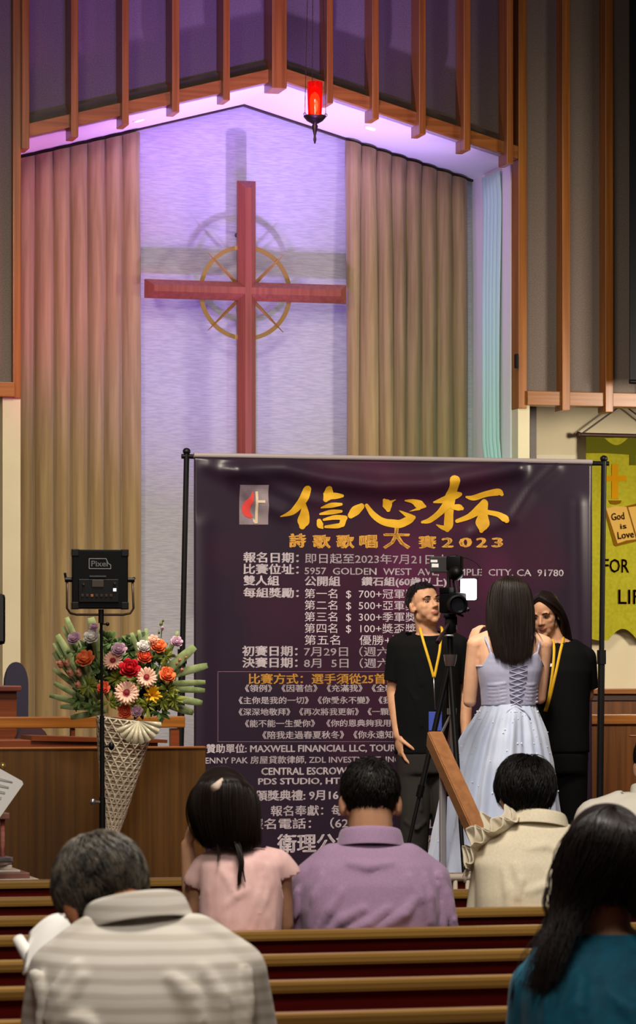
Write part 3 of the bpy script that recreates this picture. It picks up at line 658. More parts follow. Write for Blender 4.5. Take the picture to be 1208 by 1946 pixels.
# ------------------------------------------------------------------ trophy table, trophy and sheet music at the left edge
Yt = 12.95; zt_ = at(0, 1676, Yt).z; cx = at(-30, 1676, Yt).x
r = empty('trophy_table', (cx, Yt, 0), 'narrow wooden table behind the front pew carrying the trophy', 'table')
bm = NB(); box(bm, (cx-.1, Yt, zt_-.016), (.7, .42, .03), bev=.006); obj('table_top', bm, M['redwood'], r)
for sx in (-1, 1):
    for sy in (-1, 1):
        bm = NB(); box(bm, (cx-.1+sx*.31, Yt+sy*.17, (zt_-.03)/2), (.04, .04, zt_-.03)); obj('leg', bm, M['redwood'], r)
r = empty('trophy', (cx, Yt, zt_), 'trophy with a pink column on a stepped marble base at the left edge', 'trophy')
kk = 13.2/FPX
M['marble'] = mat('white_marble', (226, 214, 200), .25, .5, rgb2=(200, 186, 172), noise_scale=(12, 12, 12))
M['marblebrown'] = mat('brown_marble', (150, 104, 92), .25, .5, rgb2=(120, 80, 72), noise_scale=(14, 14, 14))
M['pinkcol'] = mat('pink_column', (206, 132, 122), .25, .5, rgb2=(176, 92, 84), noise_scale=(6, 6, 40))
def slab(name, half, v0, v1, m, bev=.004):
    z0, z1 = at(0, v0, Yt).z, at(0, v1, Yt).z
    bm = NB(); box(bm, (cx, Yt, (z0+z1)/2), (half*2, half*1.3, z1-z0), bev=bev); obj(name, bm, M[m], r)
slab('base', 94*kk, 1676, 1667, 'marble', .006); slab('base_step', 78*kk, 1667, 1656, 'marblebrown'); slab('base_step', 62*kk, 1656, 1651, 'marble'); slab('plinth', 48*kk, 1651, 1642, 'marble')
bm = NB(); lathe(bm, [(50*kk, at(0,1642,Yt).z), (55*kk, at(0,1637,Yt).z), (54*kk, at(0,1629,Yt).z), (44*kk, at(0,1627,Yt).z)], MT((cx, Yt, 0)), 32); obj('collar', bm, M['steel'], r, True)
for sx in (-1, 0, 1):
    x = cx+sx*35*kk; bm = NB(); lathe(bm, [(5*kk, at(0,1627,Yt).z), (4.2*kk, at(0,1600,Yt).z), (4.2*kk, at(0,1565,Yt).z), (6*kk, at(0,1556,Yt).z)], MT((x, Yt, 0)), 16); obj('column', bm, M['pinkcol'], r, True)
bm = NB(); box(bm, (cx, Yt, at(0,1550,Yt).z), (90*kk, 40*kk, 12*kk), bev=.004); obj('upper_deck', bm, M['marblebrown'], r)
bm = NB(); lathe(bm, [(12*kk, at(0,1544,Yt).z), (5*kk, at(0,1532,Yt).z), (8*kk, at(0,1520,Yt).z), (26*kk, at(0,1490,Yt).z), (30*kk, at(0,1468,Yt).z), (27*kk, at(0,1468,Yt).z), (6*kk, at(0,1505,Yt).z)], MT((cx, Yt, 0)), 28); obj('cup', bm, M['brass'], r, True)
# sheet music on a stand
Ym = 12.45; pts = [(-90, 1440), (0, 1461), (41, 1484), (43, 1490), (0, 1552), (-60, 1600), (-120, 1520)]
c = at(-40, 1520, Ym); r = empty('music_sheet', (c.x, Ym, c.z), 'white sheets of paper fanned out at the left edge above the trophy base', 'paper')
bm = NB(); P3 = [at(u, v, Ym)+V((0, -.0006*(u+40)*.3, 0)) for u, v in pts]; prism(bm, P3, (0, .003, 0)); obj('page', bm, M['paper'], r)
bm = NB(); P3 = [at(u, v, Ym+.008) for u, v in [(-92, 1446), (-5, 1466), (34, 1483), (37, 1489), (-4, 1546), (-60, 1590), (-115, 1520)]]; prism(bm, P3, (0, .003, 0)); obj('page', bm, M['paper'], r)
M['staff'] = mat('printed_staff', (176, 176, 176), .8)
for i in range(6):
    bm = NB(); a = at(-80+i*4, 1459+i*14, Ym-.012); b = at(24-i*7, 1486+i*10, Ym-.016); bar(bm, a, b, .004, .0006, V((0,1,0))); obj('staff_line', bm, M['staff'], r)
r2 = empty('music_stand', (c.x, Ym+.04, 0), 'slim black music stand holding the white sheets at the left edge', 'stand')
bm = NB(); prism(bm, [at(u, v, Ym+.02) for u, v in [(-100, 1470), (-10, 1490), (-10, 1545), (-100, 1560)]], (0, .006, 0)); obj('desk', bm, M['blackm'], r2)
bm = NB(); tube(bm, [(c.x, Ym+.04, .02), (c.x, Ym+.04, c.z)], .01, 8); obj('pole', bm, M['blackm'], r2, True)
bm = NB(); lathe(bm, [(.16, .001), (.16, .012), (.02, .03)], MT((c.x, Ym+.04, 0)), 20); obj('base', bm, M['blackm'], r2, 'auto')
bm = NB(); p = at(5, 1456, Ym+.01); ell(bm, p, (.012, .012, .014), seg=10, rings=8); obj('clip', bm, M['brass'], r2, True)
# ------------------------------------------------------------------ LED panel on a light stand
YLd = 15.1; 
def lz(v): return at(190, v, YLd).z
def lx(u, v=1150): return at(u, v, YLd).x
kl = YLd/.98/FPX
cL = at(189.5, 1101, YLd); r = empty('led_panel_light', (cL.x, YLd, lz(1160)), 'square black studio panel light seen from its back beside the flowers', 'studio light')
R15 = Matrix.Rotation(-TH*.4, 3, 'Z')
hw_, hh_ = 53*kl, 56*kl
bm = NB(); box(bm, cL, (hw_*2, .045, hh_*2), R15, bev=.006); obj('housing', bm, M['black'], r)
def lp3(du, dv, dy): return cL+R15 @ V((du*kl, dy, -dv*kl))
bm = NB()
for sx in (-1, 1):
    for sz in (-1, 1): box(bm, lp3(sx*47, sz*50, 0), (14*kl, .052, 14*kl), R15, bev=.004)
obj('corner_guard', bm, M['blackm'], r)
bm = NB(); box(bm, lp3(0, 0, .028), (hw_*1.85, .012, hh_*1.85), R15); obj('diffuser', bm, mat('led_diffuser', (240, 238, 232), .4, emit=(255, 244, 230), estr=1.2), r)
bm = NB(); box(bm, lp3(-3, 22, -.026), (76*kl, .010, 44*kl), R15, bev=.003); obj('control_plate', bm, mat('control_plate', (20, 20, 22), .25), r)
bm = NB(); box(bm, lp3(-5, 8, -.033), (22*kl, .006, 14*kl), R15, bev=.002); obj('display', bm, mat('display_grey', (70, 62, 58), .2), r)
bm = NB(); box(bm, lp3(-5, -5, -.033), (32*kl, .01, 3*kl), R15, bev=.001); obj('handle_slot', bm, mat('slot_grey', (58, 58, 62), .3), r)
for du, dv, mm in ((-32, 10, 'steel'), (27, 8, 'steel')):
    bm = NB(); lathe(bm, [(2.6*kl, 0), (2.6*kl, .012), (2*kl, .014)], MT(lp3(du, dv, -.030), basis(R15 @ V((0, -1, 0)))), 12); obj('knob', bm, M['bronze'], r, 'auto')
bm = NB(); box(bm, lp3(27, 20, -.034), (6*kl, .006, 6*kl), R15); obj('indicator', bm, mat('indicator_white', (230, 232, 235), .3, emit=(235, 240, 255), estr=.5), r)
for i in range(7):
    bm = NB(); box(bm, lp3(-34+i*9, 31, -.033), (5*kl, .005, 5*kl), R15, bev=.001); obj('button', bm, mat('amber_button', (150, 92, 44), .3) if i == 2 else M['bronze'], r)
# printed logo outline and word
M['logo'] = mat('logo_print', (128, 128, 130), .5)
bm = NB(); L = [(-21, -39), (11, -39), (15, -30), (20, -27), (20, -20), (-21, -20)]
for p, q in zip(L, L[1:]+L[:1]): bar(bm, lp3(p[0], p[1], -.0235), lp3(q[0], q[1], -.0235), 1.3*kl, .001, R15 @ V((0, 1, 0)))
obj('logo_outline', bm, M['logo'], r)
b = text_bm('Pixel', .01); xs = [q.co.x for q in b.verts]; ys = [q.co.y for q in b.verts]
for q in b.verts: q.co = lp3(-17+(q.co.x-min(xs))/(max(xs)-min(xs))*31, -24-(q.co.y-min(ys))/(max(ys)-min(ys))*11, -.0245)
obj('logo_word', b, M['logo'], r)
bm = NB(); tube(bm, [lp3(-62, 0, 0), lp3(-62, 55, 0), lp3(-56, 64, 0), lp3(-44, 67, 0), lp3(44, 67, 0), lp3(58, 64, 0), lp3(64, 55, 0), lp3(62, 0, 0)], .0055, 8); obj('yoke', bm, M['bronze'], r, True)
for s, l_ in ((-1, 1), (1, 1)):
    bm = NB(); tube(bm, [lp3(s*50, 1, 0), lp3(s*66, 1, 0)], .011, 10); tube(bm, [lp3(s*64, 1, 0), lp3(s*66, -12 if s < 0 else -4, 0)], .006, 8); obj('tilt_knob', bm, M['blackm'], r, 'auto')
r = empty('light_stand', (lx(193), YLd, STAGE), 'thin black light stand with three legs carrying the panel light', 'stand')
xs_ = lx(192)
bm = NB(); tube(bm, [(xs_, YLd, lz(1168)), (xs_, YLd, lz(1180)), (xs_+.001, YLd, lz(1185)), (xs_+.004, YLd, lz(1365))], [.010, .010, .007, .007], 10); obj('upper_tube', bm, M['blackm'], r, 'auto')
bm = NB(); tube(bm, [(xs_+.004, YLd, lz(1360)), (xs_+.006, YLd, lz(1525))], .011, 10); obj('middle_tube', bm, M['blackm'], r, 'auto')
bm = NB(); tube(bm, [(xs_+.006, YLd, lz(1515)), (xs_+.006, YLd, STAGE+.06)], .0145, 10); obj('lower_tube', bm, M['blackm'], r, 'auto')
bm = NB(); tube(bm, [(xs_, YLd, lz(1158)), (xs_, YLd, lz(1184))], .013, 10); ell(bm, (xs_+.03, YLd, lz(1186)), .009, seg=10, rings=8); tube(bm, [(xs_, YLd, lz(1186)), (xs_+.03, YLd, lz(1186))], .004, 6); obj('head_clamp', bm, M['blackm'], r, 'auto')
bm = NB(); tube(bm, [(xs_-.005, YLd, lz(1525)), (xs_-.04, YLd-.01, lz(1524))], .008, 8); ell(bm, (xs_-.04, YLd-.01, lz(1524)), (.014, .01, .016), seg=10, rings=8); obj('lock_knob', bm, M['steel'], r, 'auto')
bm = NB(); tube(bm, [(xs_, YLd, lz(1418)), (xs_+.05, YLd-.005, lz(1418))], .006, 8); ell(bm, (xs_+.047, YLd-.005, lz(1418)), (.014, .014, .019), seg=10, rings=8); obj('lock_knob', bm, M['blackm'], r, 'auto')
for an in (200, 320, 80):
    d = V((cos(radians(an)), sin(radians(an)), 0)); bm = NB(); tube(bm, [V((xs_+.006, YLd, STAGE+.45)), V((xs_+.006, YLd, STAGE+.012))+d*.4], .008, 8); obj('leg', bm, M['blackm'], r, 'auto')
# ------------------------------------------------------------------ flower stand
def smoothmat(n, a, b, sc=(30, 30, 30), **k): return mat(n, a, .6, .3, rgb2=b, noise_scale=sc, **k)
M['leaf'] = smoothmat('leaf_green', (74, 100, 48), (98, 122, 66)); M['leafy'] = smoothmat('leaf_yellowgreen', (112, 122, 34), (138, 142, 52))
M['palm'] = smoothmat('palm_green', (116, 134, 82), (146, 158, 108)); M['leafd'] = smoothmat('leaf_dark', (36, 54, 26), (50, 70, 34))
M['r_lilac'] = smoothmat('petal_lilac', (196, 156, 180), (214, 178, 198)); M['r_orange'] = smoothmat('petal_orange', (232, 112, 58), (240, 140, 88))
M['r_red'] = smoothmat('petal_red', (176, 10, 26), (196, 22, 38)); M['r_white'] = smoothmat('petal_white', (232, 226, 220), (222, 214, 208))
M['r_peach'] = smoothmat('petal_peach', (240, 178, 152), (246, 200, 176)); M['r_coral'] = smoothmat('petal_coral', (226, 92, 58), (236, 118, 84))
M['eye_red'] = smoothmat('gerbera_eye', (150, 40, 44), (120, 24, 34)); M['r_yellow'] = smoothmat('petal_yellow', (220, 160, 20), (236, 182, 44)); M['r_bud'] = smoothmat('bud_peach', (222, 158, 128), (206, 138, 116))
M['wicker'] = smoothmat('cream_wicker', (222, 208, 184), (202, 186, 160), (60, 60, 60)); M['wickerin'] = mat('wicker_inside', (170, 150, 122), .8)
M['wrap'] = mat('clear_wrap', (226, 216, 186), .3, .5, trans=.35)
DF = 15.55; KF = DF/FPX
YFl = 15.36
fu, fv = 225, 1300
def fp(x, y, o=0): # crop pixels (3.775 per picture pixel) -> world, o = offset away from the viewer
    return cam(80+x/3.775, 1160+y/3.775, DF+o)
cone_t, cone_b = cam(238, 1368, DF), cam(210, 1596, DF)
foot = cam(208, 1760, DF); foot.z = STAGE
fr = empty('flower_stand', foot, 'tall cream wicker cone stand filled with roses, gerberas and palm leaves', 'flower arrangement')
ax = (cone_t-cone_b).normalized(); Rc = basis(ax); Lc = (cone_t-cone_b).length
def cr(t): return (8.5+ (53-8.5)*(t**.86))*KF
bm = NB(); prof = [(cr(t/16), Lc*t/16) for t in range(17)]+[(cr(1)*.9, Lc*.99), (cr(.5)*.9, Lc*.55)]
lathe(bm, prof, MT(cone_b, Rc), 36, False); obj('cone', bm, M['wickerin'], fr, True)
bm = NB()
for s in (1, -1):
    for k in range(16):
        tube(bm, [cone_b+Rc @ V(((cr(t/40)+.003)*cos(2*pi*k/16+s*t/40*3.3), (cr(t/40)+.003)*sin(2*pi*k/16+s*t/40*3.3), Lc*t/40)) for t in range(41)], .0058, 5, flat=1)
for t in range(0, 27):
    tt = t/26; tube(bm, [cone_b+Rc @ V(((cr(tt)+.004)*cos(2*pi*k/24), (cr(tt)+.004)*sin(2*pi*k/24), Lc*tt)) for k in range(24)], .004, 5, closed=True)
w_ = obj('weave', bm, M['wicker'], fr, True); w_['kind'] = 'stuff'
bm = NB(); tube(bm, [cone_b+ax*.02, V((foot.x, foot.y, STAGE+.02))], [8.5*KF, 11*KF], 16); lathe(bm, [(.15, STAGE+.001), (.14, STAGE+.02), (.03, STAGE+.035)], MT((foot.x, foot.y, 0)), 28); obj('foot', bm, M['wicker'], fr, 'auto')
bm = NB(); c0 = fp(690, 790, -.17)
for k in range(9):
    an = radians(-160+k*17.5); an2 = an+radians(16)
    pa = c0; pb = c0+RV*(.105*cos(an))+UP*(.105*sin(an)*1.0)-FV*.01; pc = c0+RV*(.105*cos(an2))+UP*(.105*sin(an2))-FV*.01
    vs = [bm.verts.new(q) for q in (pa, pb, (pb+pc)/2-FV*.02+(pb-c0)*.06, pc)]; bm.faces.new(vs)
o = obj('shell_bow', bm, M['wrap'], fr, True); md = o.modifiers.new('t', 'SOLIDIFY'); md.thickness = .002
rnf = random.Random(5)
FC = fp(600, 700, .05)
def fdir(p, up=.25):
    return ((p-FC).normalized()*.55-FV*.9+UP*up).normalized()
def petal(bm, c, R, L, W, an, tilt, cup=.3, r0=0, nseg=5):
    """leaf-shaped curved petal from radius r0 outward at angle an about R's z axis"""
    grid = []
    for i in range(nseg+1):
        t = i/nseg; rr = r0+L*t*cos(tilt); z = L*t*sin(tilt)+cup*L*t*t*.35
        wd = W*sin(pi*min(.97, .12+.8*t))**.7
        row = []
        for j in (-1, 0, 1):
            x = rr; y = j*wd/2; zz = z+abs(j)*cup*wd*.35
            row.append(bm.verts.new(c+R @ V((x*cos(an)-y*sin(an), x*sin(an)+y*cos(an), zz))))
        grid.append(row)
    for a, b in zip(grid, grid[1:]):
        for j in range(2): bm.faces.new((a[j], a[j+1], b[j+1], b[j]))
def solid(o, t=.0012):
    md = o.modifiers.new('t', 'SOLIDIFY'); md.thickness = t; return o
def rose(x, y, r, m, o=0):
    c = fp(x, y, o); k = r/3.775*KF; R = basis(fdir(c)); bm = NB()
    ell(bm, c-R.col[2]*k*.1, (k*.42, k*.42, k*.55), R, 12, 8)
    for ring, (n_, rad, tl, L) in enumerate(((4, .16, 1.35, .62), (5, .34, 1.15, .70), (6, .52, .85, .72), (7, .60, .45, .72))):
        for i in range(n_):
            an = 2*pi*(i+ring*.37)/n_+rnf.uniform(-.12, .12)
            petal(bm, c-R.col[2]*k*(.15+.07*ring), R, L*k*(.95+rnf.random()*.12), k*.78, an, tl, .55, rad*k*.72)
    solid(obj('rose', bm, M[m], fr, True))
def gerbera(x, y, r, o=0):
    c = fp(x, y, o); k = r/3.775*KF; R = basis(fdir(c, .05)); bm = NB()
    for ring in range(2):
        for i in range(17): petal(bm, c-R.col[2]*.003*ring, R, k*(.82 if ring else .72), k*.24, 2*pi*(i+.5*ring)/17+rnf.uniform(-.05, .05), .12+.22*(1-ring), .15, k*.17)
    g_ = solid(obj('gerbera', bm, M['r_peach'], fr, True), .001)
    bm = NB(); ell(bm, c+R.col[2]*.004, (k*.22, k*.22, k*.1), R, 16, 8)
    for i in range(18): petal(bm, c+R.col[2]*.004, R, k*.2, k*.07, 2*pi*i/18, .5, 0, k*.13, 2)
    obj('flower_eye', bm, M['eye_red'], g_, True)
def bud(x, y, r, m, o=0):
    c = fp(x, y, o); k = r/3.775*KF; R = basis((fdir(c)+UP*.5).normalized()); bm = NB(); ell(bm, c, (k*.7, k*.7, k*1.1), R, 12, 10)
    for i in range(4): petal(bm, c-R.col[2]*k*.8, R, k*1.6, k*.9, i*pi/2, 1.25, .5, k*.25)
    obj('flower_bud', bm, M[m], fr, True)
def leafblade(bm, a, b, W, sag=.1, fold=.2, up=None, nseg=8, tip=.5):
    a, b = V(a), V(b); t = (b-a); L = t.length; t.normalize(); s = t.cross(-FV if up is None else up)
    s = s.normalized() if s.length > 1e-4 else RV; nrm = s.cross(t); g = []
    for i in range(nseg+1):
        q = i/nseg; wd = W*sin(pi*min(.985, .06+.9*q))**tip; p = a+t*(L*q)+nrm*(sag*L*sin(pi*q))
        g.append([bm.verts.new(p-s*wd/2+nrm*fold*wd*.5), bm.verts.new(p), bm.verts.new(p+s*wd/2+nrm*fold*wd*.5)])
    for A, B in zip(g, g[1:]):
        for j in range(2): bm.faces.new((A[j], A[j+1], B[j+1], B[j]))
def palm(x0, y0, x1, y1, w, o=.06, m='palm'):
    bm = NB(); a, b = fp(x0, y0, o), fp(x1, y1, o+rnf.uniform(-.05, .05)); leafblade(bm, a, b, w/3.775*KF, .03, .35, nseg=8, tip=.22); solid(obj('palm_leaf', bm, M[m], fr, True))
for q in ((420, 640, 175, 50, 52), (380, 640, 110, 175, 58), (380, 660, 90, 230, 60), (380, 660, 85, 300, 56), (400, 640, 150, 115, 40), (420, 700, 55, 610, 44), (440, 700, 130, 690, 44), (460, 720, 205, 770, 46), (400, 660, 80, 420, 40), (400, 690, 85, 520, 40),
          (860, 480, 1185, 395, 60), (880, 530, 1172, 515, 46), (900, 560, 1168, 575, 46), (880, 620, 1150, 665, 56), (860, 660, 1085, 735, 60), (820, 500, 1095, 260, 74), (840, 470, 975, 150, 36), (740, 420, 640, 160, 40), (750, 420, 693, 140, 36), (760, 420, 745, 130, 36), (690, 400, 590, 215, 66), (430, 400, 350, 50, 74)):
    palm(*q)
# inner foliage: leafy sprays
def spray(x, y, r, m, n_, o, lw=.20):
    bm = NB(); c = fp(x, y, o); d0 = fdir(c)
    for i in range(n_):
        an = rnf.uniform(0, 2*pi); el_ = rnf.uniform(-.2, .9); d = (RV*cos(an)+UP*sin(an)+d0*el_).normalized(); k = r/3.775*KF*rnf.uniform(.6, 1.1)
        leafblade(bm, c+d*k*.15, c+d*k, k*lw*2, rnf.uniform(-.1, .15), .3, d0, 6, .8)
    solid(obj('foliage_spray', bm, M[m], fr, True), .0008)
for i in range(44):
    an = rnf.uniform(0, 2*pi); q = sqrt(rnf.random()); spray(570+380*q*cos(an), 470+255*q*sin(an), 105, rnf.choice(['leafd', 'leaf', 'leaf', 'leafd']), 16, .08, .22)
for x, y in ((330, 540), (540, 490), (880, 330), (900, 570), (950, 640), (480, 660), (860, 640), (690, 520), (660, 690), (760, 690)):
    spray(x, y, 88, 'leafy', 20, -.02, .11)
for x, y in ((260, 640), (360, 690), (850, 730), (560, 640), (420, 420), (250, 300), (780, 360)): spray(x, y, 85, 'leaf', 14, .0, .16)
for x, y, r, m in ((230, 200, 50, 'r_lilac'), (552, 280, 54, 'r_lilac'), (965, 225, 44, 'r_lilac'), (678, 722, 42, 'r_lilac'), (372, 118, 32, 'r_lilac'), (310, 345, 66, 'r_orange'), (832, 255, 58, 'r_orange'), (735, 332, 56, 'r_coral'), (897, 462, 60, 'r_orange'), (594, 725, 52, 'r_coral'), (440, 556, 50, 'r_coral'), (355, 188, 58, 'r_white'), (728, 258, 48, 'r_white'), (800, 212, 40, 'r_peach')):
    rose(x, y, r, m, -.06)
rose(628, 416, 74, 'r_red', -.12)
gerbera(606, 592, 92, -.13); gerbera(748, 482, 80, -.12); gerbera(508, 362, 76, -.06)
for x, y in ((130, 388), (180, 382), (205, 452), (265, 452), (262, 540)): bud(x, y, 30, 'r_bud', -.02)
for x, y, r in ((862, 130, 17), (850, 100, 13), (868, 75, 10), (838, 160, 12)): bud(x, y, r, 'r_lilac' if r == 17 else 'leafy', .0)
for x, y, r in ((985, 360, 15), (1030, 340, 12), (1000, 430, 16), (965, 385, 12)): bud(x, y, r, 'r_bud', .0)
bm = NB(); c = fp(785, 610, -.10); R = basis(fdir(c))
for i in range(16): petal(bm, c, R, .05*rnf.uniform(.7, 1.1), .014, 2*pi*i/16, rnf.uniform(.2, 1.1), .2, .003)
solid(obj('yellow_flower', bm, M['r_yellow'], fr, True))
bm = NB()
for x, y, x2, y2 in ((838, 420, 862, 70), (400, 420, 372, 120), (900, 520, 1030, 340), (300, 520, 130, 388)): tube(bm, [fp(x, y, .03), fp(x2, y2, .005)], .0025, 6)
obj('flower_stem', bm, M['leaf'], fr, True)
# ------------------------------------------------------------------ people: builders
class Fr:
    """frame at one distance: picture position (u, v) plus an offset o away from the viewer"""
    def __init__(s, d): s.d = d; s.k = d/FPX
    def __call__(s, u, v, o=0.0):
        p = cam(u, v, s.d); return p + FV*o
B0 = Matrix((RV, FV, UP)).transposed()
def rot(yaw=0, pitch=0, roll=0):
    return B0 @ Matrix.Rotation(radians(yaw), 3, 'Z') @ Matrix.Rotation(radians(-pitch), 3, 'X') @ Matrix.Rotation(radians(roll), 3, 'Y')
def remesh(bm, vox, it=6, fac=.5):
    me = bpy.data.meshes.new('tmp'); bmesh.ops.recalc_face_normals(bm, faces=bm.faces); bm.to_mesh(me); bm.free()
    o = bpy.data.objects.new('tmp', me); COL.objects.link(o)
    m = o.modifiers.new('r', 'REMESH'); m.mode = 'VOXEL'; m.voxel_size = vox; m.adaptivity = 0
    s = o.modifiers.new('s', 'SMOOTH'); s.factor = fac; s.iterations = it
    dg = bpy.context.evaluated_depsgraph_get(); dg.update()
    out = bpy.data.meshes.new_from_object(o.evaluated_get(dg)); bpy.data.objects.remove(o); bpy.data.meshes.remove(me)
    out.materials.clear(); return out
def cut(me, c, n, rad):
    """clean hem: remove what lies beyond the plane (c, n) within rad of c"""
    b = NB(); b.from_mesh(me); c, n = V(c), V(n).normalized()
    fs = [f for f in b.faces if (f.calc_center_median()-c).length < rad]
    g = set(fs)
    for f in fs: g.update(f.edges); g.update(f.verts)
    bmesh.ops.bisect_plane(b, geom=list(g), plane_co=c, plane_no=n, clear_outer=True); b.to_mesh(me); b.free(); return me
def wrinkle(me, amp, sc, seed=0, p=1.0):
    for v in me.vertices:
        q = V((v.co.dot(RV)*sc[0], v.co.dot(FV)*sc[1], v.co.z*sc[2]+seed))
        a = noise.noise(q); a = (1-abs(a)*2.2) if p > 1 else a
        v.co += v.normal*(amp*a)
    return me
class Torso:
    def __init__(s, F, rings): s.F, s.r = F, sorted(rings, key=lambda q: q[1])
    def at(s, v):
        r = s.r
        if v <= r[0][1]: return r[0]
        for a, b in zip(r, r[1:]):
            if v <= b[1]:
                t = (v-a[1])/(b[1]-a[1]); return tuple(x+(y-x)*t for x, y in zip(a, b))
        return r[-1]
    def add(s, bm, grow=0.0, ex=2.3, n=36, v0=-1e9, v1=1e9, skip=()):
        F = s.F; rows = []
        for (u, v, o, rx, ry) in s.r:
            if v < v0 or v > v1: continue
            c = F(u, v, o); row = []
            for k in range(n):
                a = 2*pi*k/n; ca, sa = cos(a), sin(a); q = (abs(ca)**ex+abs(sa)**ex)**(-1/ex)
                row.append(bm.verts.new(c+RV*((rx*F.k+grow)*q*ca)+FV*((ry+grow)*q*sa)))
            rows.append(row)
        for a, b in zip(rows, rows[1:]):
            for k in range(n): bm.faces.new((a[k], a[(k+1) % n], b[(k+1) % n], b[k]))
        bm.faces.new(rows[0][::-1]); bm.faces.new(rows[-1])
    def back(s, u, v, lift=0.0, sign=-1, ex=2.3):
        uc, _, o, rx, ry = s.at(v); q = min(.98, abs(u-uc)/rx); return s.F(u, v, o+sign*(ry*(1-q**ex)**(1/ex)+lift))
    def fold(s, bm, pts, r=.008, lift=0.0, sign=-1):
        r *= 1.45; lift += .004
        P = [s.back(u, v, lift, sign) for u, v in pts]; n = len(P); chain(bm, P, [r*(.35+.65*sin(pi*(i+.4)/(n))) for i in range(n)], 8)
def head(bm, C, R, s=1.0, ears=True, female=False):
    def L(x, y, z): return C + R @ V((x*s, y*s, z*s))
    j = .92 if female else 1.0
    def E(c, r, RR=None): ell(bm, L(*c), tuple(q*s for q in r), R @ RR if RR else R, 18, 12)
    E((0, -.008, .042), (.076, .095, .083)); E((0, .028, -.03), (.061*j, .066, .082))
    for sx in (-1, 1):
        E((sx*.038*j, .006, -.056), (.026, .034, .030)); E((sx*.036*j, .034, -.042), (.026, .036, .036)); E((sx*.046*j, .030, -.012), (.022, .034, .034)); E((sx*.037*j, .052, -.038), (.027, .027, .036)); E((sx*.020*j, .060, -.070), (.024, .022, .026)); E((sx*.030, .076, .030), (.026, .015, .010)); E((sx*.040*j, .060, -.016), (.023, .022, .021)); E((sx*.012, .097, -.025), (.008, .010, .007))
        E((sx*.031, .070, .010), (.016, .010, .009))
        if ears:
            RE = Matrix.Rotation(sx*radians(-22), 3, 'Z')
            E((sx*.080, -.010, -.004), (.009, .019, .031), RE); E((sx*.076, .0, -.020), (.008, .012, .016), RE)
    E((0, .070, -.092), (.022*j, .020, .018))
    capsule(bm, L(0, .086, .014), .0075*s, L(0, .108, -.020), .0105*s, 12)
    E((0, .088, -.050), (.022, .011, .0058)); E((0, .087, -.060), (.019, .011, .0062))
def lips_index(me, C, R, s):
    Ri = R.transposed()
    for p in me.polygons:
        q = Ri @ (p.center-C)/s
        if q.y > .083 and ((q.x/.024)**2+((q.z+.055)/.0105)**2) < 1: p.material_index = 1
def face_parts(root, body, C, R, s, browm, closed=.0):
    def L(x, y, z): return C + R @ V((x*s, y*s, z*s))
    for sx in (-1, 1):
        bm = NB(); ell(bm, L(sx*.031, .0775, .0095), (.0130*s, .0062*s, (.0046-.0022*closed)*s), R, 14, 10); e = obj('eye', bm, M['eyewhite'], root, True)
        bm = NB(); ell(bm, L(sx*.030, .0810, .0090), (.0066*s, .0040*s, (.0046-.0022*closed)*s), R, 12, 8); obj('iris', bm, M['iris'], e, True)
        bm = NB(); tube(bm, [L(sx*.045, .0795, .010), L(sx*.038, .0850, .0155), L(sx*.029, .0865, .0165), L(sx*.018, .0855, .012)], [.0012*s, .0018*s, .0018*s, .001*s], 6); obj('eyelid', bm, M['lash'], root, True)
        bm = NB(); tube(bm, [L(sx*.052, .079, .028), L(sx*.040, .0905, .0345), L(sx*.028, .0945, .034), L(sx*.015, .0935, .030)], [.0015*s, .003*s, .0036*s, .0026*s], 8, flat=.6); obj('eyebrow', bm, browm, root, True)
def hand(bm, W, d, pn, th, s=1.0, curl=(20, 30, 25), spread=6, tcurl=25):
    """palm and five fingers: d towards the fingertips, pn out of the palm, th towards the thumb"""
    d, pn = V(d).normalized(), V(pn).normalized(); pn = (pn-d*pn.dot(d)).normalized(); x = V(th); x = (x-d*x.dot(d)-pn*x.dot(pn)).normalized()
    R = Matrix((x, pn, d)).transposed()
    ell(bm, W+d*.047*s, (.041*s, .0155*s, .055*s), R, 16, 10); ell(bm, W+d*.075*s, (.041*s, .0135*s, .026*s), R, 16, 10); ell(bm, W+d*.03*s+x*.025*s+pn*.006*s, (.02*s, .016*s, .032*s), R, 12, 8)
    for i, (off, L) in enumerate(((.030, .072), (.010, .080), (-.010, .075), (-.029, .058))):
        p = W+d*.092*s*(1-.08*(i == 3))+x*off*s; dd = (Matrix.Rotation(radians(spread*(1.5-i)*.6), 3, -pn) @ d); r = (.0092-.0006*(i == 3))*s
        capsule(bm, p-dd*.03*s, r*1.05, p, r*1.05, 10)
        for j, (ln, c) in enumerate(zip((.46, .31, .23), curl)):
            dd = Matrix.Rotation(radians(c+5*i), 3, dd.cross(pn)) @ dd; p2 = p+dd*(L*ln*s); capsule(bm, p, r, p2, r*.92, 10); p, r = p2, r*.93
    p = W+d*.022*s+x*.030*s; dd = (d*.62+x*.78+pn*.25).normalized(); r = .0115*s
    for ln, c in ((.034, 0), (.030, tcurl), (.025, tcurl)):
        dd = Matrix.Rotation(radians(c), 3, dd.cross(d*.5-x*.3+pn*.8)) @ dd; p2 = p+dd*ln*s; capsule(bm, p, r, p2, r*.9, 10); p, r = p2, r*.9
def skinmesh(root, bm, m, vox, C=None, R=None, s=1, it=4, name='body'):
    me = remesh(bm, vox, it)
    if C is not None: lips_index(me, C, R, s)
    me.materials.append(m); me.materials.append(M['lips'])
    return link(name, me, m, root, True)
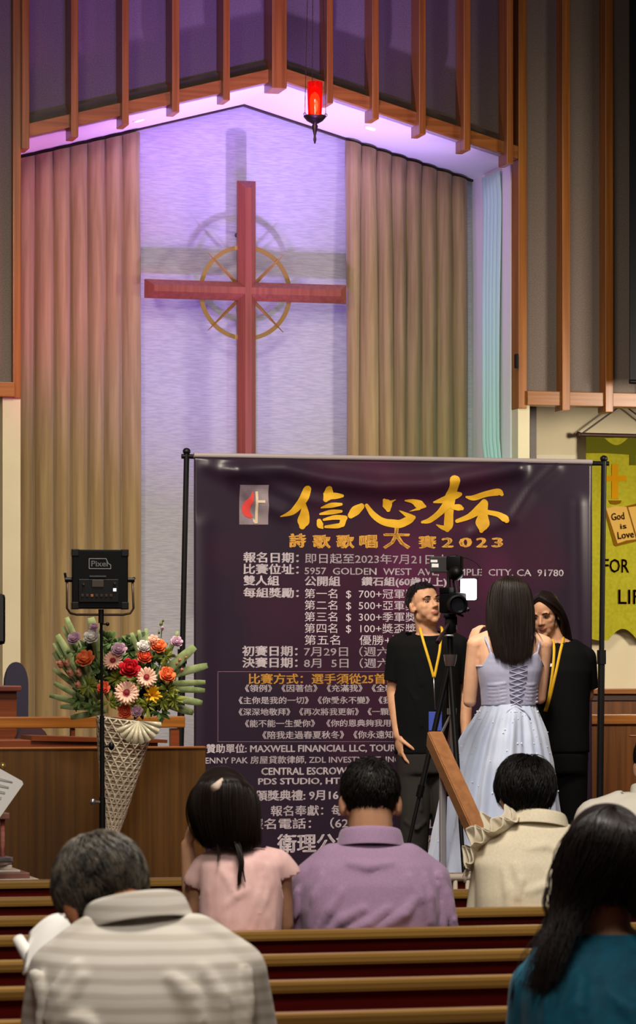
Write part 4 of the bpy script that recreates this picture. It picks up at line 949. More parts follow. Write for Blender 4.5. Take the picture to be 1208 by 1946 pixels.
def cloth(root, name, bm, m, vox, it=7, cuts=(), wr=None, thick=.004, parent=None):
    me = remesh(bm, vox, it)
    if wr:
        for w_ in (wr if isinstance(wr, list) else [wr]): wrinkle(me, *w_)
    for c in cuts: cut(me, *c)
    o = link(name, me, m, root, True)
    if thick: md = o.modifiers.new('thick', 'SOLIDIFY'); md.thickness = thick; md.offset = 1
    return o
def strand(bm, pts, w_, n=3): tube(bm, pts, [w_*(1-.75*(i/(len(pts)-1))**2) for i in range(len(pts))], n, cap=False)
def short_hair(root, C, R, s, m, seed=1, n=900, ln=.045, w_=.0022, puff=1.0, crown=(0, -.055, .115), fwd=.055, nape=-.055, lift=.35, side=.012, name='hair', sweep=(0, 0, 0), mess=.25):
    rnd = random.Random(seed); bm = NB(); rx, ry, rz = .081*puff, .100*puff, .087*puff; oc = V((0, -.010, .044))
    def ok(q):  # q in head units: is this scalp?
        if q.z < nape: return False
        lim = fwd-.9*max(0, .085-q.z) if q.z < .085 else fwd+.03
        if abs(q.x) > .045 and q.z < .03: lim = min(lim, side)
        if abs(q.x) > .060 and q.z < .012: lim = min(lim, -.022)
        return q.y < lim
    seg, rg = 40, 26
    P = [[None]*seg for _ in range(rg+1)]
    for i in range(rg+1):
        for k in range(seg):
            a, b = pi*i/rg, 2*pi*k/seg; q = oc+V((rx*sin(a)*cos(b), ry*sin(a)*sin(b), rz*cos(a))); P[i][k] = q
    vs = {}
    def vt(i, k):
        if (i, k) not in vs: vs[(i, k)] = bm.verts.new(C+R @ (P[i][k]*s))
        return vs[(i, k)]
    for i in range(rg):
        for k in range(seg):
            k2 = (k+1) % seg
            if ok((P[i][k]+P[i+1][k2])/2):
                if i == 0: bm.faces.new((vt(0, 0), vt(1, k), vt(1, k2)))
                else: bm.faces.new((vt(i, k), vt(i+1, k), vt(i+1, k2), vt(i, k2)))
    cw = V(crown); sw = V(sweep); cnt = 0
    while cnt < n:
        z = rnd.uniform(-.75, 1); a = rnd.uniform(0, 2*pi); h = sqrt(1-z*z); e = V((h*cos(a), h*sin(a), z)); q = oc+V((e.x*rx, e.y*ry, e.z*rz))
        if not ok(q): continue
        cnt += 1; nrm = V((e.x/rx, e.y/ry, e.z/rz)).normalized(); d = (q-cw); d = d-nrm*d.dot(nrm); d = d.normalized() if d.length > 1e-4 else V((0, 1, 0))
        d = (d+sw+V((rnd.gauss(0, mess), rnd.gauss(0, mess), rnd.gauss(0, mess)))+V((0, 0, -.35))).normalized(); d = (d-nrm*d.dot(nrm)).normalized()
        L = ln*rnd.uniform(.55, 1.15); p = q*1.0; pts = [p-nrm*.002]; ns = 6; d = (d+nrm*lift).normalized(); lf = rnd.uniform(.001, .008)
        for i in range(ns):
            p = p+d*(L/ns); e2 = p-oc; r_ = sqrt((e2.x/rx)**2+(e2.y/ry)**2+(e2.z/rz)**2); nn = V((e2.x/rx**2, e2.y/ry**2, e2.z/rz**2)).normalized()
            lo = 1+lf/.09*(i+1)/ns
            if r_ < lo: p = oc+e2*(lo/r_)
            d = (d-nn*.16+V((0, 0, -.06))); d.normalize(); pts.append(p*1.0)
        strand(bm, [C+R @ (p*s) for p in pts], w_*s)
    return obj(name, bm, m, root, True)
def resample(P, n):
    L = [0]
    for a, b in zip(P, P[1:]): L.append(L[-1]+(b-a).length)
    # smooth through catmull-rom
    out = []
    for i in range(n):
        q = L[-1]*i/(n-1); k = max(j for j in range(len(L)) if L[j] <= q+1e-9); k = min(k, len(P)-2); t = (q-L[k])/max(1e-9, L[k+1]-L[k])
        p0, p1, p2, p3 = P[max(k-1, 0)], P[k], P[k+1], P[min(k+2, len(P)-1)]
        out.append(.5*(2*p1+(p2-p0)*t+(2*p0-5*p1+4*p2-p3)*t*t+(3*p1-p0-3*p2+p3)*t**3))
    return out
def long_hair(root, guides, m, n=420, seed=1, w_=.0022, jit=.006, mass=.020, vox=.010, extra=None, name='hair', endj=.05, wave=.0, nseg=18, cap=None):
    """guides: neighbouring guide curves (world points) swept into a mass with loose strands over it"""
    rnd = random.Random(seed); G = [resample([V(p) for p in g], nseg) for g in guides]
    bm = NB()
    for a, b in zip(G, G[1:]):
        for t in (0, .5):
            c = [p+(q-p)*t for p, q in zip(a, b)]; chain(bm, c[:-1:1], [mass*(.95-.55*(i/(nseg-1))**3) for i in range(nseg-1)], 8)
    c = G[-1]; chain(bm, c[:-1], [mass*(.95-.55*(i/(nseg-1))**3) for i in range(nseg-1)], 8)
    if cap: ell(bm, cap[0], cap[1], cap[2], 24, 16)
    me = remesh(bm, vox, 5); b2 = NB(); b2.from_mesh(me); bpy.data.meshes.remove(me)
    cen = sum((p for g in G for p in g), V((0, 0, 0)))/(len(G)*nseg)
    for i in range(n):
        f = rnd.uniform(0, len(G)-1.001); k = int(f); t = f-k; ph = rnd.uniform(0, 6.28); of = V((rnd.gauss(0, 1), rnd.gauss(0, 1), rnd.gauss(0, .3))); L = 1-abs(rnd.gauss(0, endj)); pts = []
        out = rnd.uniform(.75, 1.08)*mass
        for j in range(nseg):
            q = j/(nseg-1)*L*(nseg-1); jj = min(int(q), nseg-2); tt = q-jj
            p = (G[k][jj].lerp(G[k][jj+1], tt)).lerp(G[k+1][jj].lerp(G[k+1][jj+1], tt), t)
            ax_ = (p-cen); ax_.z *= .2; ax_ = ax_.normalized() if ax_.length > 1e-5 else -FV
            dirn = (-FV*.8+ax_*.6).normalized()
            pts.append(p+dirn*out*(1-.45*(j/nseg)**3)+of*jit*(.25+.75*j/nseg)+RV*(wave*sin(ph+j*.75)))
        strand(b2, pts, w_)
    if extra:
        for pts, ww in extra:
            for q in range(7):
                of = V((rnd.gauss(0, .0025), rnd.gauss(0, .0025), 0)); strand(b2, [p+of for p in resample([V(p) for p in pts], 12)], ww, 4)
    return obj(name, b2, m, root, True)
def collar_band(root, C, rx, ry, h, m, R=None, tilt=0, gap=0, flare=.010, thick=.006, fold=True, name='collar', start=0):
    """turned-down shirt collar round the neck; C = middle of its lower edge"""
    bm = NB(); n = 40; R = R or B0; rows = []
    prof = [(0.0, .0), (-.004, h*.6), (-.002, h), (.004, h*1.03), (flare*.6, h*.9), (flare, h*.25), (flare*1.25, -.002)] if fold else [(0, 0), (-.002, h*.5), (-.001, h)]
    for off, z in prof:
        rows.append([bm.verts.new(C+R @ V(((rx+off)*cos(2*pi*k/n), (ry+off)*sin(2*pi*k/n), z+tilt*sin(2*pi*k/n)))) for k in range(n)])
    for a, b in zip(rows, rows[1:]):
        for k in range(n):
            if gap and abs(((2*pi*(k+.5)/n-pi/2+pi) % (2*pi))-pi) < gap: continue
            bm.faces.new((a[k], a[(k+1) % n], b[(k+1) % n], b[k]))
    o = obj(name, bm, m, root, True); md = o.modifiers.new('thick', 'SOLIDIFY'); md.thickness = thick*.5; md.offset = 0; sb = o.modifiers.new('sub', 'SUBSURF'); sb.levels = sb.render_levels = 1; return o
def seated_legs(F, u, z0, wpx, o0, bm, r=.075, grow=0):
    hip = F(u, 1280, o0); zs = z0
    for sx in (-1, 1):
        a = V((hip.x, hip.y, zs+.09))+RV*(sx*wpx*F.k*.5)+FV*.02; b = a+V((0, .33, -.03))+RV*sx*.02; c = V((b.x, b.y-.02, .09))
        chain(bm, [a, b, c], [r+grow, r*.78+grow, r*.52+grow], 14)
def shoes(root, F, u, z0, wpx, o0, m):
    hip = F(u, 1280, o0)
    for sx in (-1, 1):
        a = V((hip.x, hip.y+.33, 0))+RV*(sx*wpx*F.k*.5)+FV*.02+RV*sx*.02; bm = NB(); ell(bm, a+V((0, .05, .045)), (.045, .13, .045), None, 16, 10); obj('shoe', bm, m, root, True)
M['skin'] = mat('skin_warm', (192, 146, 114), .5, .3, rgb2=(182, 134, 104), noise_scale=(18, 18, 18)); M['skinl'] = mat('skin_light', (226, 178, 146), .5, .35, rgb2=(218, 168, 136), noise_scale=(18, 18, 18)); M['skind'] = mat('skin_tan', (176, 118, 84), .5, .35, rgb2=(166, 108, 76), noise_scale=(18, 18, 18))
for k_ in ('skin', 'skinl', 'skind'):
    b_ = M[k_].node_tree.nodes['Principled BSDF']; b_.inputs['Subsurface Weight'].default_value = .08; b_.inputs['Subsurface Radius'].default_value = (.01, .004, .002)
M['lips'] = mat('lips', (164, 102, 88), .4, .4); M['eyewhite'] = mat('eye_white', (176, 166, 156), .3, .4); M['iris'] = mat('iris_dark', (24, 16, 12), .15, .5); M['lash'] = mat('lash_dark', (30, 20, 16), .6)
M['hairblack'] = mat('hair_black', (17, 14, 13), .45, .3); M['hairgirl'] = mat('hair_darkbrown', (24, 15, 12), .45, .3); M['hairgrey'] = mat('hair_greying', (40, 36, 33), .5, .4, rgb2=(104, 96, 84), noise_scale=(34, 34, 34)); M['hairbrown'] = mat('hair_brown', (30, 20, 16), .42, .3); M['hairteal'] = mat('hair_nearblack', (20, 11, 10), .45, .25)
M['lav'] = mat('lavender_pique', (156, 128, 158), .8, .2, rgb2=(148, 120, 150), noise_scale=(200, 200, 200), bump=.12, bump_scale=(500, 500, 500), sheen=.2)
M['pink'] = mat('pale_pink_tee', (226, 188, 184), .85, .2, rgb2=(214, 172, 170), noise_scale=(26, 26, 12), sheen=.1)
M['creamj'] = mat('cream_jacket', (226, 216, 190), .8, .2, rgb2=(218, 206, 180), noise_scale=(160, 160, 160), bump=.08, bump_scale=(400, 400, 400)); M['ruffle'] = mat('cream_ruffle', (222, 212, 190), .85, .2)
M['whiteshirt'] = mat('white_shirt', (232, 226, 212), .8, .2)
def stripes():
    m = mat('grey_striped_polo', (206, 200, 190), .85, .2, bump=.08, bump_scale=(400, 400, 400)); nt = m.node_tree; b = nt.nodes['Principled BSDF']; L = nt.links
    tc = nt.nodes.new('ShaderNodeTexCoord'); sp = nt.nodes.new('ShaderNodeSeparateXYZ'); L.new(tc.outputs['Object'], sp.inputs[0])
    w_ = nt.nodes.new('ShaderNodeTexWave'); w_.wave_type = 'BANDS'; w_.bands_direction = 'Z'; w_.inputs['Scale'].default_value = 12; w_.inputs['Distortion'].default_value = .6; w_.inputs['Detail'].default_value = 2; L.new(tc.outputs['Object'], w_.inputs['Vector'])
    r = nt.nodes.new('ShaderNodeValToRGB'); e = r.color_ramp.elements; e[0].color = (*lin((184, 177, 166)), 1); e[1].color = (*lin((205, 200, 191)), 1); e[0].position = .15; e[1].position = .7
    L.new(w_.outputs['Fac'], r.inputs[0]); L.new(r.outputs[0], b.inputs['Base Color']); return m
M['stripe'] = stripes()
M['teal'] = mat('teal_blouse', (8, 92, 118), .7, .3, rgb2=(6, 76, 100), noise_scale=(30, 30, 30), sheen=.1)
M['blacktee'] = mat('black_shirt', (10, 10, 11), .9, .15); M['trousers'] = mat('charcoal_trousers', (40, 38, 36), .85, .2); M['blacktrs'] = mat('black_trousers', (12, 12, 13), .9, .15); M['shoe'] = mat('black_shoe', (16, 14, 14), .4, .4); M['navytrs'] = mat('navy_trousers', (34, 38, 54), .85, .2)
M['lanyard'] = mat('yellow_lanyard', (206, 164, 40), .6, .3)
# ------------------------------------------------------------------ person: lavender polo
F = Fr(9.80); k = F.k
root = empty('person', F(705, 1280, 0)*1.0, 'short haired person in a lavender polo shirt seen from behind', 'person'); root.location.z = 0; 
bpy.context.view_layer.update()
T = Torso(F, [(704, 1604, .035, 52, .062), (704, 1620, .03, 84, .085), (704, 1645, .02, 116, .108), (705, 1680, .01, 130, .126), (705, 1730, 0, 130, .134), (705, 1800, 0, 122, .135), (704, 1900, 0, 112, .135), (703, 2000, .01, 112, .14)])
C = F(704, 1531, .06); R = rot(3, 16, 0)
bm = NB(); head(bm, C, R, 1.04); capsule(bm, C+R @ V((0, -.018, -.03)), .062, F(704, 1625, .03), .068); T.add(bm, -.012)
for sx, us in ((-1, 590), (1, 820)):
    sh, elb, wr = F(us, 1672, .02), F(us+sx*-0+ (562-590 if sx < 0 else 852-820), 1850, .05), F(us+(30 if sx < 0 else -30), 1905, .30)
    chain(bm, [sh, elb, wr], [.05, .04, .03]); hand(bm, wr, (wr-elb), -UP, RV*(-sx), 1.0)
seated_legs(F, 704, .54, 130, .05, bm)
skinmesh(root, bm, M['skin'], .0065, C, R, 1.04); face_parts(root, None, C, R, 1.04, M['hairblack'])
bm = NB(); T.add(bm, .006, v1=1905)
for sx, us in ((-1, 592), (1, 818)):
    sh, elb = F(us, 1674, .02), F(us+(-26 if sx < 0 else 32), 1850, .05)
    chain(bm, [F(704+sx*70, 1640, .02), sh], [.055, .056]); chain(bm, [sh, sh.lerp(elb, .5), elb], [.056, .054, .052])
for f in ([(612, 1660), (600, 1700), (592, 1760)], [(650, 1690), (628, 1725), (606, 1768)], [(690, 1722), (650, 1742), (622, 1772)], [(735, 1722), (700, 1748), (660, 1768)], [(790, 1700), (765, 1732), (700, 1768)], [(806, 1662), (815, 1700), (818, 1760)], [(776, 1664), (795, 1700), (812, 1750)], [(742, 1640), (700, 1646), (664, 1640)]):
    T.fold(bm, f, .011, .001)
for f in ([(565, 1690, -.03), (560, 1740, -.035)], [(848, 1690, -.03), (856, 1720, -.04), (862, 1760, -.04)], [(835, 1660, -.035), (846, 1700, -.04), (842, 1760, -.045)]):
    chain(bm, [F(*q) for q in f], [.009]*len(f), 8)
o = cloth(root, 'polo_shirt', bm, M['lav'], .0075, 5, [(F(704, 1598, .03), UP, .13)], [(.003, (9, 9, 5), 2)])
collar_band(root, F(704, 1612, .030), .080, .070, .052, M['lav'], B0 @ Matrix.Rotation(radians(-12), 3, 'X'), 0, 0, .016)
bm = NB(); seated_legs(F, 704, .54, 130, .05, bm, grow=.012); T.add(bm, .008, v0=1895); cloth(root, 'trousers', bm, M['trousers'], .014, 3)
shoes(root, F, 704, .54, 130, .05, M['shoe'])
short_hair(root, C, R, 1.04, M['hairblack'], 3, 1500, .030, .0017, 1.0, (0.012, -.065, .105), nape=-.058, lift=.25, side=.03, mess=.3)
# ------------------------------------------------------------------ person: girl in pink
F = Fr(9.66); k = F.k
root = empty('person', V((F(455, 1280).x, F(455, 1280).y, 0)), 'long haired person in a pale pink T-shirt, one hand held to the face', 'person')
T = Torso(F, [(455, 1612, .035, 26, .05), (456, 1624, .03, 58, .07), (458, 1642, .02, 76, .086), (458, 1680, .01, 74, .095), (457, 1740, 0, 72, .10), (456, 1800, 0, 70, .10), (455, 1900, 0, 74, .11), (455, 2000, 0, 84, .12)])
C = F(424, 1538, .05); R = rot(12, 14, -9); s = .92
bm = NB(); head(bm, C, R, s, female=True); capsule(bm, C+R @ V((0, -.015, -.04)), .045, F(452, 1632, .03), .048); T.add(bm, -.01)
sh, elb, wr = F(388, 1656, .02), F(368, 1742, .05), F(353, 1610, .11)
chain(bm, [sh, elb], [.036, .030]); chain(bm, [elb, elb.lerp(wr, .4), wr], [.031, .029, .020]); hand(bm, wr, F(374, 1548, .10)-wr, FV*.3+RV*.9, FV*.4-RV*.2+UP*.2, .82, (28, 45, 35))
sh2, elb2, wr2 = F(530, 1650, .02), F(538, 1760, .06), F(500, 1800, .26); chain(bm, [sh2, elb2, wr2], [.036, .030, .021]); hand(bm, wr2, wr2-elb2, -UP, -RV, .82)
seated_legs(F, 455, .54, 100, .04, bm, .06)
skinmesh(root, bm, M['skin'], .0055, C, R, s, 3); face_parts(root, None, C, R, s, M['hairblack'])
bm = NB(); T.add(bm, .008, v1=1905)
chain(bm, [F(425, 1634, .02), F(392, 1652, .02), F(377, 1676, .03)], [.036, .041, .040]); chain(bm, [F(490, 1632, .02), F(526, 1644, .02), F(543, 1664, .03)], [.036, .041, .040])
for f in ([(515, 1670), (500, 1710), (478, 1765)], [(498, 1660), (490, 1700), (462, 1760)], [(520, 1700), (516, 1765)], [(400, 1690), (405, 1760)], [(430, 1720), (450, 1700), (470, 1690)], [(420, 1650), (436, 1668), (444, 1690)]): T.fold(bm, f, .008, .001)
cloth(root, 'tee_shirt', bm, M['pink'], .0072, 5, [(F(455, 1616, .03), UP, .07), (F(376, 1684, .03), F(376, 1700, .035)-F(388, 1650, .02), .056), (F(543, 1666, .03), F(546, 1700, .03)-F(530, 1650, .02), .056)], [(.004, (12, 12, 4), 5)])
bm = NB(); seated_legs(F, 455, .54, 100, .04, bm, .06, .010); T.add(bm, .006, v0=1895); cloth(root, 'trousers', bm, M['navytrs'], .014, 3)
shoes(root, F, 455, .54, 100, .04, M['shoe'])
G = [[(418, 1484, .06), (380, 1500, .05), (364, 1540, .06), (372, 1580, .07), (388, 1606, .06)], [(418, 1480, .02), (384, 1492, -.01), (376, 1540, -.03), (390, 1590, -.03), (398, 1612, -.02)], [(419, 1478, .0), (402, 1490, -.05), (400, 1540, -.06), (408, 1590, -.06), (418, 1612, -.05)],
     [(420, 1478, .0), (428, 1488, -.06), (428, 1540, -.075), (434, 1590, -.07), (440, 1612, -.065)], [(422, 1478, .0), (452, 1488, -.05), (458, 1540, -.07), (456, 1590, -.07), (456, 1618, -.06)], [(422, 1478, .02), (468, 1500, -.02), (476, 1545, -.045), (476, 1590, -.05), (478, 1612, -.04)], [(422, 1480, .05), (474, 1505, .04), (486, 1550, .02), (490, 1590, .0), (492, 1604, .0)]]
long_hair(root, [[F(*p) for p in g] for g in G], M['hairgirl'], 700, 4, .0016, .004, .020, .008, extra=[([F(446, 1590, -.075), F(456, 1625, -.10), F(458, 1655, -.105), F(454, 1678, -.105)], .0028), ([F(452, 1590, -.075), F(462, 1630, -.10), F(462, 1650, -.105), F(466, 1672, -.105)], .0014), ([F(416, 1600, -.07), F(418, 1625, -.08), F(416, 1634, -.09)], .0012), ([F(450, 1600, -.075), F(460, 1630, -.10), F(456, 1660, -.105), F(456, 1676, -.105)], .0034)], cap=(C+R @ V((0, -.012, .044))*s, (.086*s, .104*s, .090*s), R))
M['clip'] = mat('pale_hairclip', (206, 186, 170), .5, .4)
bm = NB(); P = [F(404, 1499, -.075), F(414, 1492, -.085), F(422, 1482, -.072), F(428, 1476, -.055)]; tube(bm, P, [.012, .012, .007, .003], 10, flat=.5); obj('hair_clip', bm, M['clip'], root, True)
# ------------------------------------------------------------------ person: cream jacket
F = Fr(10.66); k = F.k
root = empty('person', V((F(1015, 1280).x, F(1015, 1280).y, 0)), 'person seen from behind in a cream jacket with tousled short black hair', 'person')
T = Torso(F, [(1022, 1562, .035, 34, .06), (1021, 1576, .03, 62, .08), (1018, 1602, .02, 96, .10), (1016, 1640, .01, 112, .12), (1015, 1700, 0, 108, .13), (1015, 1760, 0, 104, .132), (1015, 1870, 0, 98, .135), (1015, 1950, 0, 98, .14)])
C = F(1002, 1519, .06); R = rot(10, 16, -4)
bm = NB(); head(bm, C, R, .98); capsule(bm, C+R @ V((0, -.018, -.04)), .054, F(1020, 1590, .03), .058); T.add(bm, -.014)
for sx, us in ((-1, 928), (1, 1108)):
    sh, elb, wr = F(us, 1640, .02), F(us+sx*18, 1790, .05), F(us-sx*30, 1820, .30); chain(bm, [sh, elb, wr], [.046, .038, .028]); hand(bm, wr, wr-elb, -UP, RV*(-sx), 1.0)
seated_legs(F, 1015, .54, 120, .05, bm); skinmesh(root, bm, M['skin'], .0065, C, R, .98); face_parts(root, None, C, R, .98, M['hairblack'])
bm = NB(); T.add(bm, .008, v1=1880)
for sx, us in ((-1, 932), (1, 1106)):
    sh, elb = F(us, 1638, .02), F(us+sx*18, 1790, .05); chain(bm, [F(1016+sx*55, 1600, .02), sh], [.055, .058]); chain(bm, [sh, sh.lerp(elb, .5), elb], [.058, .057, .055])
for f in ([(955, 1650), (962, 1690), (966, 1735)], [(1050, 1660), (1030, 1680), (1000, 1690)], [(975, 1640), (985, 1670), (980, 1700)], [(1000, 1612), (1030, 1606), (1060, 1614)], [(1062, 1640), (1040, 1660), (1050, 1700)]): T.fold(bm, f, .010, .001)
for f in ([(930, 1660, -.045), (948, 1690, -.05), (938, 1720, -.05)], [(918, 1690, -.045), (938, 1670, -.05)], [(940, 1600, -.02), (952, 1625, -.05), (950, 1650, -.06)]): chain(bm, [F(*q) for q in f], [.010]*len(f), 8)
cloth(root, 'jacket', bm, M['creamj'], .0078, 5, [(F(1022, 1563, .03), UP, .09)], [(.005, (8, 8, 6), 9)])
collar_band(root, F(1023, 1574, .030), .076, .072, .045, M['creamj'], B0 @ Matrix.Rotation(radians(-14), 3, 'X') @ Matrix.Rotation(radians(4), 3, 'Y'), 0, 0, .020)
bm = NB(); seated_legs(F, 1015, .54, 120, .05, bm, grow=.012); T.add(bm, .008, v0=1860); cloth(root, 'trousers', bm, M['trousers'], .014, 3); shoes(root, F, 1015, .54, 120, .05, M['shoe'])
short_hair(root, C, R, .98, M['hairblack'], 8, 1700, .062, .0021, 1.09, (.015, -.04, .125), nape=-.05, lift=.42, side=.03, mess=.32, sweep=(-.18, .0, -.15))
bm = NB(); rnr = random.Random(3)
path = [F(988, 1553, -.01), F(968, 1568, -.03), F(944, 1584, -.03), F(918, 1602, -.02), F(902, 1626, .0), F(893, 1655, .01)]
path = resample(path, 140)
for layer in range(3):
    A, Bv, Cv = [], [], []
    for i, p in enumerate(path):
        t = i/139; wv = sin(i*.17+layer*1.9)+.4*sin(i*.29+layer); out = (-RV*.75+UP*.75-FV*.25).normalized(); wd = (.040+.030*sin(pi*min(1, t*1.2)))*(1-.24*layer)
        nrm = FV*.8+UP*.2
        A.append(bm.verts.new(p-out*.004)); Bv.append(bm.verts.new(p+out*wd*.55+nrm*(.016*wv-.012*layer))); Cv.append(bm.verts.new(p+out*wd*(1+.18*wv)+nrm*(.017*wv-.022*layer)+out*(.006*wv)))
    for i in range(139):
        bm.faces.new((A[i], A[i+1], Bv[i+1], Bv[i])); bm.faces.new((Bv[i], Bv[i+1], Cv[i+1], Cv[i]))
o = obj('ruffle', bm, M['ruffle'], root, True); md = o.modifiers.new('t', 'SOLIDIFY'); md.thickness = .004; md = o.modifiers.new('s', 'SUBSURF'); md.levels = md.render_levels = 1
bm = NB()
for i in range(16):
    p = path[96+int(i*2.6)]; q = p+V((rnr.gauss(0, .004), 0, -.035-.02*rnr.random()))-RV*(.012+.01*rnr.random()); tube(bm, [p, p.lerp(q, .5)-RV*.006, q], [.003, .003, .0015], 5)
obj('fringe', bm, M['ruffle'], root, True)
# ------------------------------------------------------------------ person: white shirt at the right edge
F = Fr(11.65); k = F.k
root = empty('person', V((F(1250, 1280).x, F(1250, 1280).y, 0)), 'person in white at the right edge, only a shoulder and dark hair showing', 'person')
T = Torso(F, [(1250, 1506, .03, 44, .06), (1250, 1520, .025, 86, .09), (1250, 1540, .02, 120, .11), (1250, 1580, .01, 132, .13), (1250, 1660, 0, 130, .14), (1250, 1760, 0, 125, .14), (1250, 1880, 0, 122, .15)])
C = F(1254, 1462, .06); R = rot(4, 14, 0)
bm = NB(); head(bm, C, R, 1.0); capsule(bm, C+R @ V((0, -.018, -.04)), .06, F(1250, 1540, .03), .066); T.add(bm, -.014)
for sx in (-1, 1):
    sh, elb, wr = F(1250+sx*118, 1560, .02), F(1250+sx*132, 1700, .05), F(1250+sx*80, 1730, .3); chain(bm, [sh, elb, wr], [.05, .042, .03]); hand(bm, wr, wr-elb, -UP, RV*(-sx), 1.0)
seated_legs(F, 1250, .54, 130, .05, bm); skinmesh(root, bm, M['skin'], .007, C, R, 1.0); face_parts(root, None, C, R, 1.0, M['hairblack'])
bm = NB(); T.add(bm, .008, v1=1800)
for sx in (-1, 1):
    sh, elb = F(1250+sx*116, 1562, .01), F(1250+sx*134, 1700, .05); chain(bm, [F(1250+sx*70, 1530, .02), sh], [.05, .075]); chain(bm, [sh, elb], [.078, .068])
cloth(root, 'shirt', bm, M['whiteshirt'], .010, 4, [(F(1250, 1508, .03), UP, .12)], [(.004, (8, 8, 6), 1)])
collar_band(root, F(1250, 1516, .03), .084, .074, .042, M['whiteshirt'], B0 @ Matrix.Rotation(radians(-12), 3, 'X'))
bm = NB(); seated_legs(F, 1250, .54, 130, .05, bm, grow=.012); T.add(bm, .008, v0=1750); cloth(root, 'trousers', bm, M['trousers'], .014, 3); shoes(root, F, 1250, .54, 130, .05, M['shoe'])
short_hair(root, C, R, 1.0, M['hairblack'], 12, 1000, .032, .0019, 1.02, nape=-.052, lift=.3, side=.03)
# ------------------------------------------------------------------ person: grey haired man in the foreground
F = Fr(6.50); k = F.k
root = empty('person', V((F(275, 1280).x, F(275, 1280).y, 0)), 'grey haired person in a pale striped polo, head bowed over an open book', 'person')
T = Torso(F, [(250, 1716, .115, 56, .060), (254, 1740, .10, 70, .066), (260, 1760, .085, 110, .082), (268, 1790, .06, 158, .108), (273, 1830, .04, 188, .13), (276, 1890, .02, 200, .145), (277, 1960, .0, 198, .15), (278, 2050, -.01, 190, .15), (278, 2200, -.01, 176, .15), (278, 2320, .0, 176, .15)])
C = F(191, 1730, .17); R = rot(24, 34, -10); s = 1.03
bm = NB(); head(bm, C, R, s); capsule(bm, C+R @ V((0, -.03, -.03)), .060, F(256, 1775, .08), .068); T.add(bm, -.012)
EL = []
for sx, us in ((-1, 112), (1, 446)):
    sh = F(us, 1852, .04); elb = F(us+(-40 if sx < 0 else 36), 2080, .10); wr = F(70 if sx < 0 else 330, 1960 if sx < 0 else 2060, .36); chain(bm, [sh, elb, wr], [.052, .043, .031]); hand(bm, wr, (F(70, 1890, .42)-wr) if sx < 0 else wr-elb, FV*.2+RV*.8 if sx < 0 else -UP, UP*.2-FV if sx < 0 else -RV, 1.0); EL.append((sh, elb))
seated_legs(F, 278, .54, 190, .03, bm, .08); skinmesh(root, bm, M['skind'], .0065, C, R, s); face_parts(root, None, C, R, s, M['hairgrey'])
bm = NB(); T.add(bm, .006, v1=2200)
for (sh, elb), sx in zip(EL, (-1, 1)):
    chain(bm, [F(270+sx*95, 1800, .05), sh], [.058, .060]); chain(bm, [sh, sh.lerp(elb, .5), elb], [.060, .060, .058])
for f in ([(150, 1830), (120, 1880), (105, 1930)], [(165, 1850), (135, 1900), (118, 1946)], [(390, 1840), (420, 1890), (430, 1946)], [(200, 1960), (170, 1930), (130, 1925)], [(330, 1850), (360, 1880), (380, 1930)]): T.fold(bm, f, .013, .002)
for f in ([(70, 1850, -.03), (88, 1900, -.055), (84, 1950, -.06)], [(470, 1840, -.03), (476, 1900, -.05), (470, 1950, -.06)]): chain(bm, [F(*q) for q in f], [.010]*3, 8)
cloth(root, 'polo_shirt', bm, M['stripe'], .0075, 5, [(F(252, 1722, .11), UP*.9-RV*.25, .12)], [(.0045, (7, 7, 5), 3)])
collar_band(root, F(257, 1768, .085), .086, .080, .054, M['stripe'], B0 @ Matrix.Rotation(radians(-14), 3, 'X') @ Matrix.Rotation(radians(-8), 3, 'Y'), 0, 0, .022)
bm = NB(); seated_legs(F, 278, .54, 190, .03, bm, .08, .012); T.add(bm, .008, v0=2190); cloth(root, 'trousers', bm, M['trousers'], .014, 3); shoes(root, F, 278, .54, 190, .03, M['shoe'])
short_hair(root, C, R, s, M['hairgrey'], 21, 2600, .045, .0017, 1.07, (.0, -.05, .118), nape=-.062, lift=.30, side=.028, mess=.28)
# open book in front of him
bc = F(52, 1820, .40)
root = empty('open_book', bc, 'open white book held at the lower left by the grey haired man', 'book')
bm = NB(); g = []
for i in range(13):
    t = i/12; row = []
    for j in range(9):
        q = j/8; p = F(26+t*92, 1806-30*sin(pi*min(1, t*.8))-8*t+q*70, .40-.03*t+q*-.16); row.append(bm.verts.new(p+UP*.004*sin(3*t)))
    g.append(row)
for a, b in zip(g, g[1:]):
    for j in range(8): bm.faces.new((a[j], a[j+1], b[j+1], b[j]))
o = obj('page', bm, M['paper'], root, True); md = o.modifiers.new('t', 'SOLIDIFY'); md.thickness = .006
bm = NB(); tube(bm, [F(3, 1812, .36), F(24, 1842, .33), F(46, 1880, .30), F(60, 1910, .27)], [.012, .0135, .013, .012], 16); obj('rolled_page', bm, M['paper'], root, True)
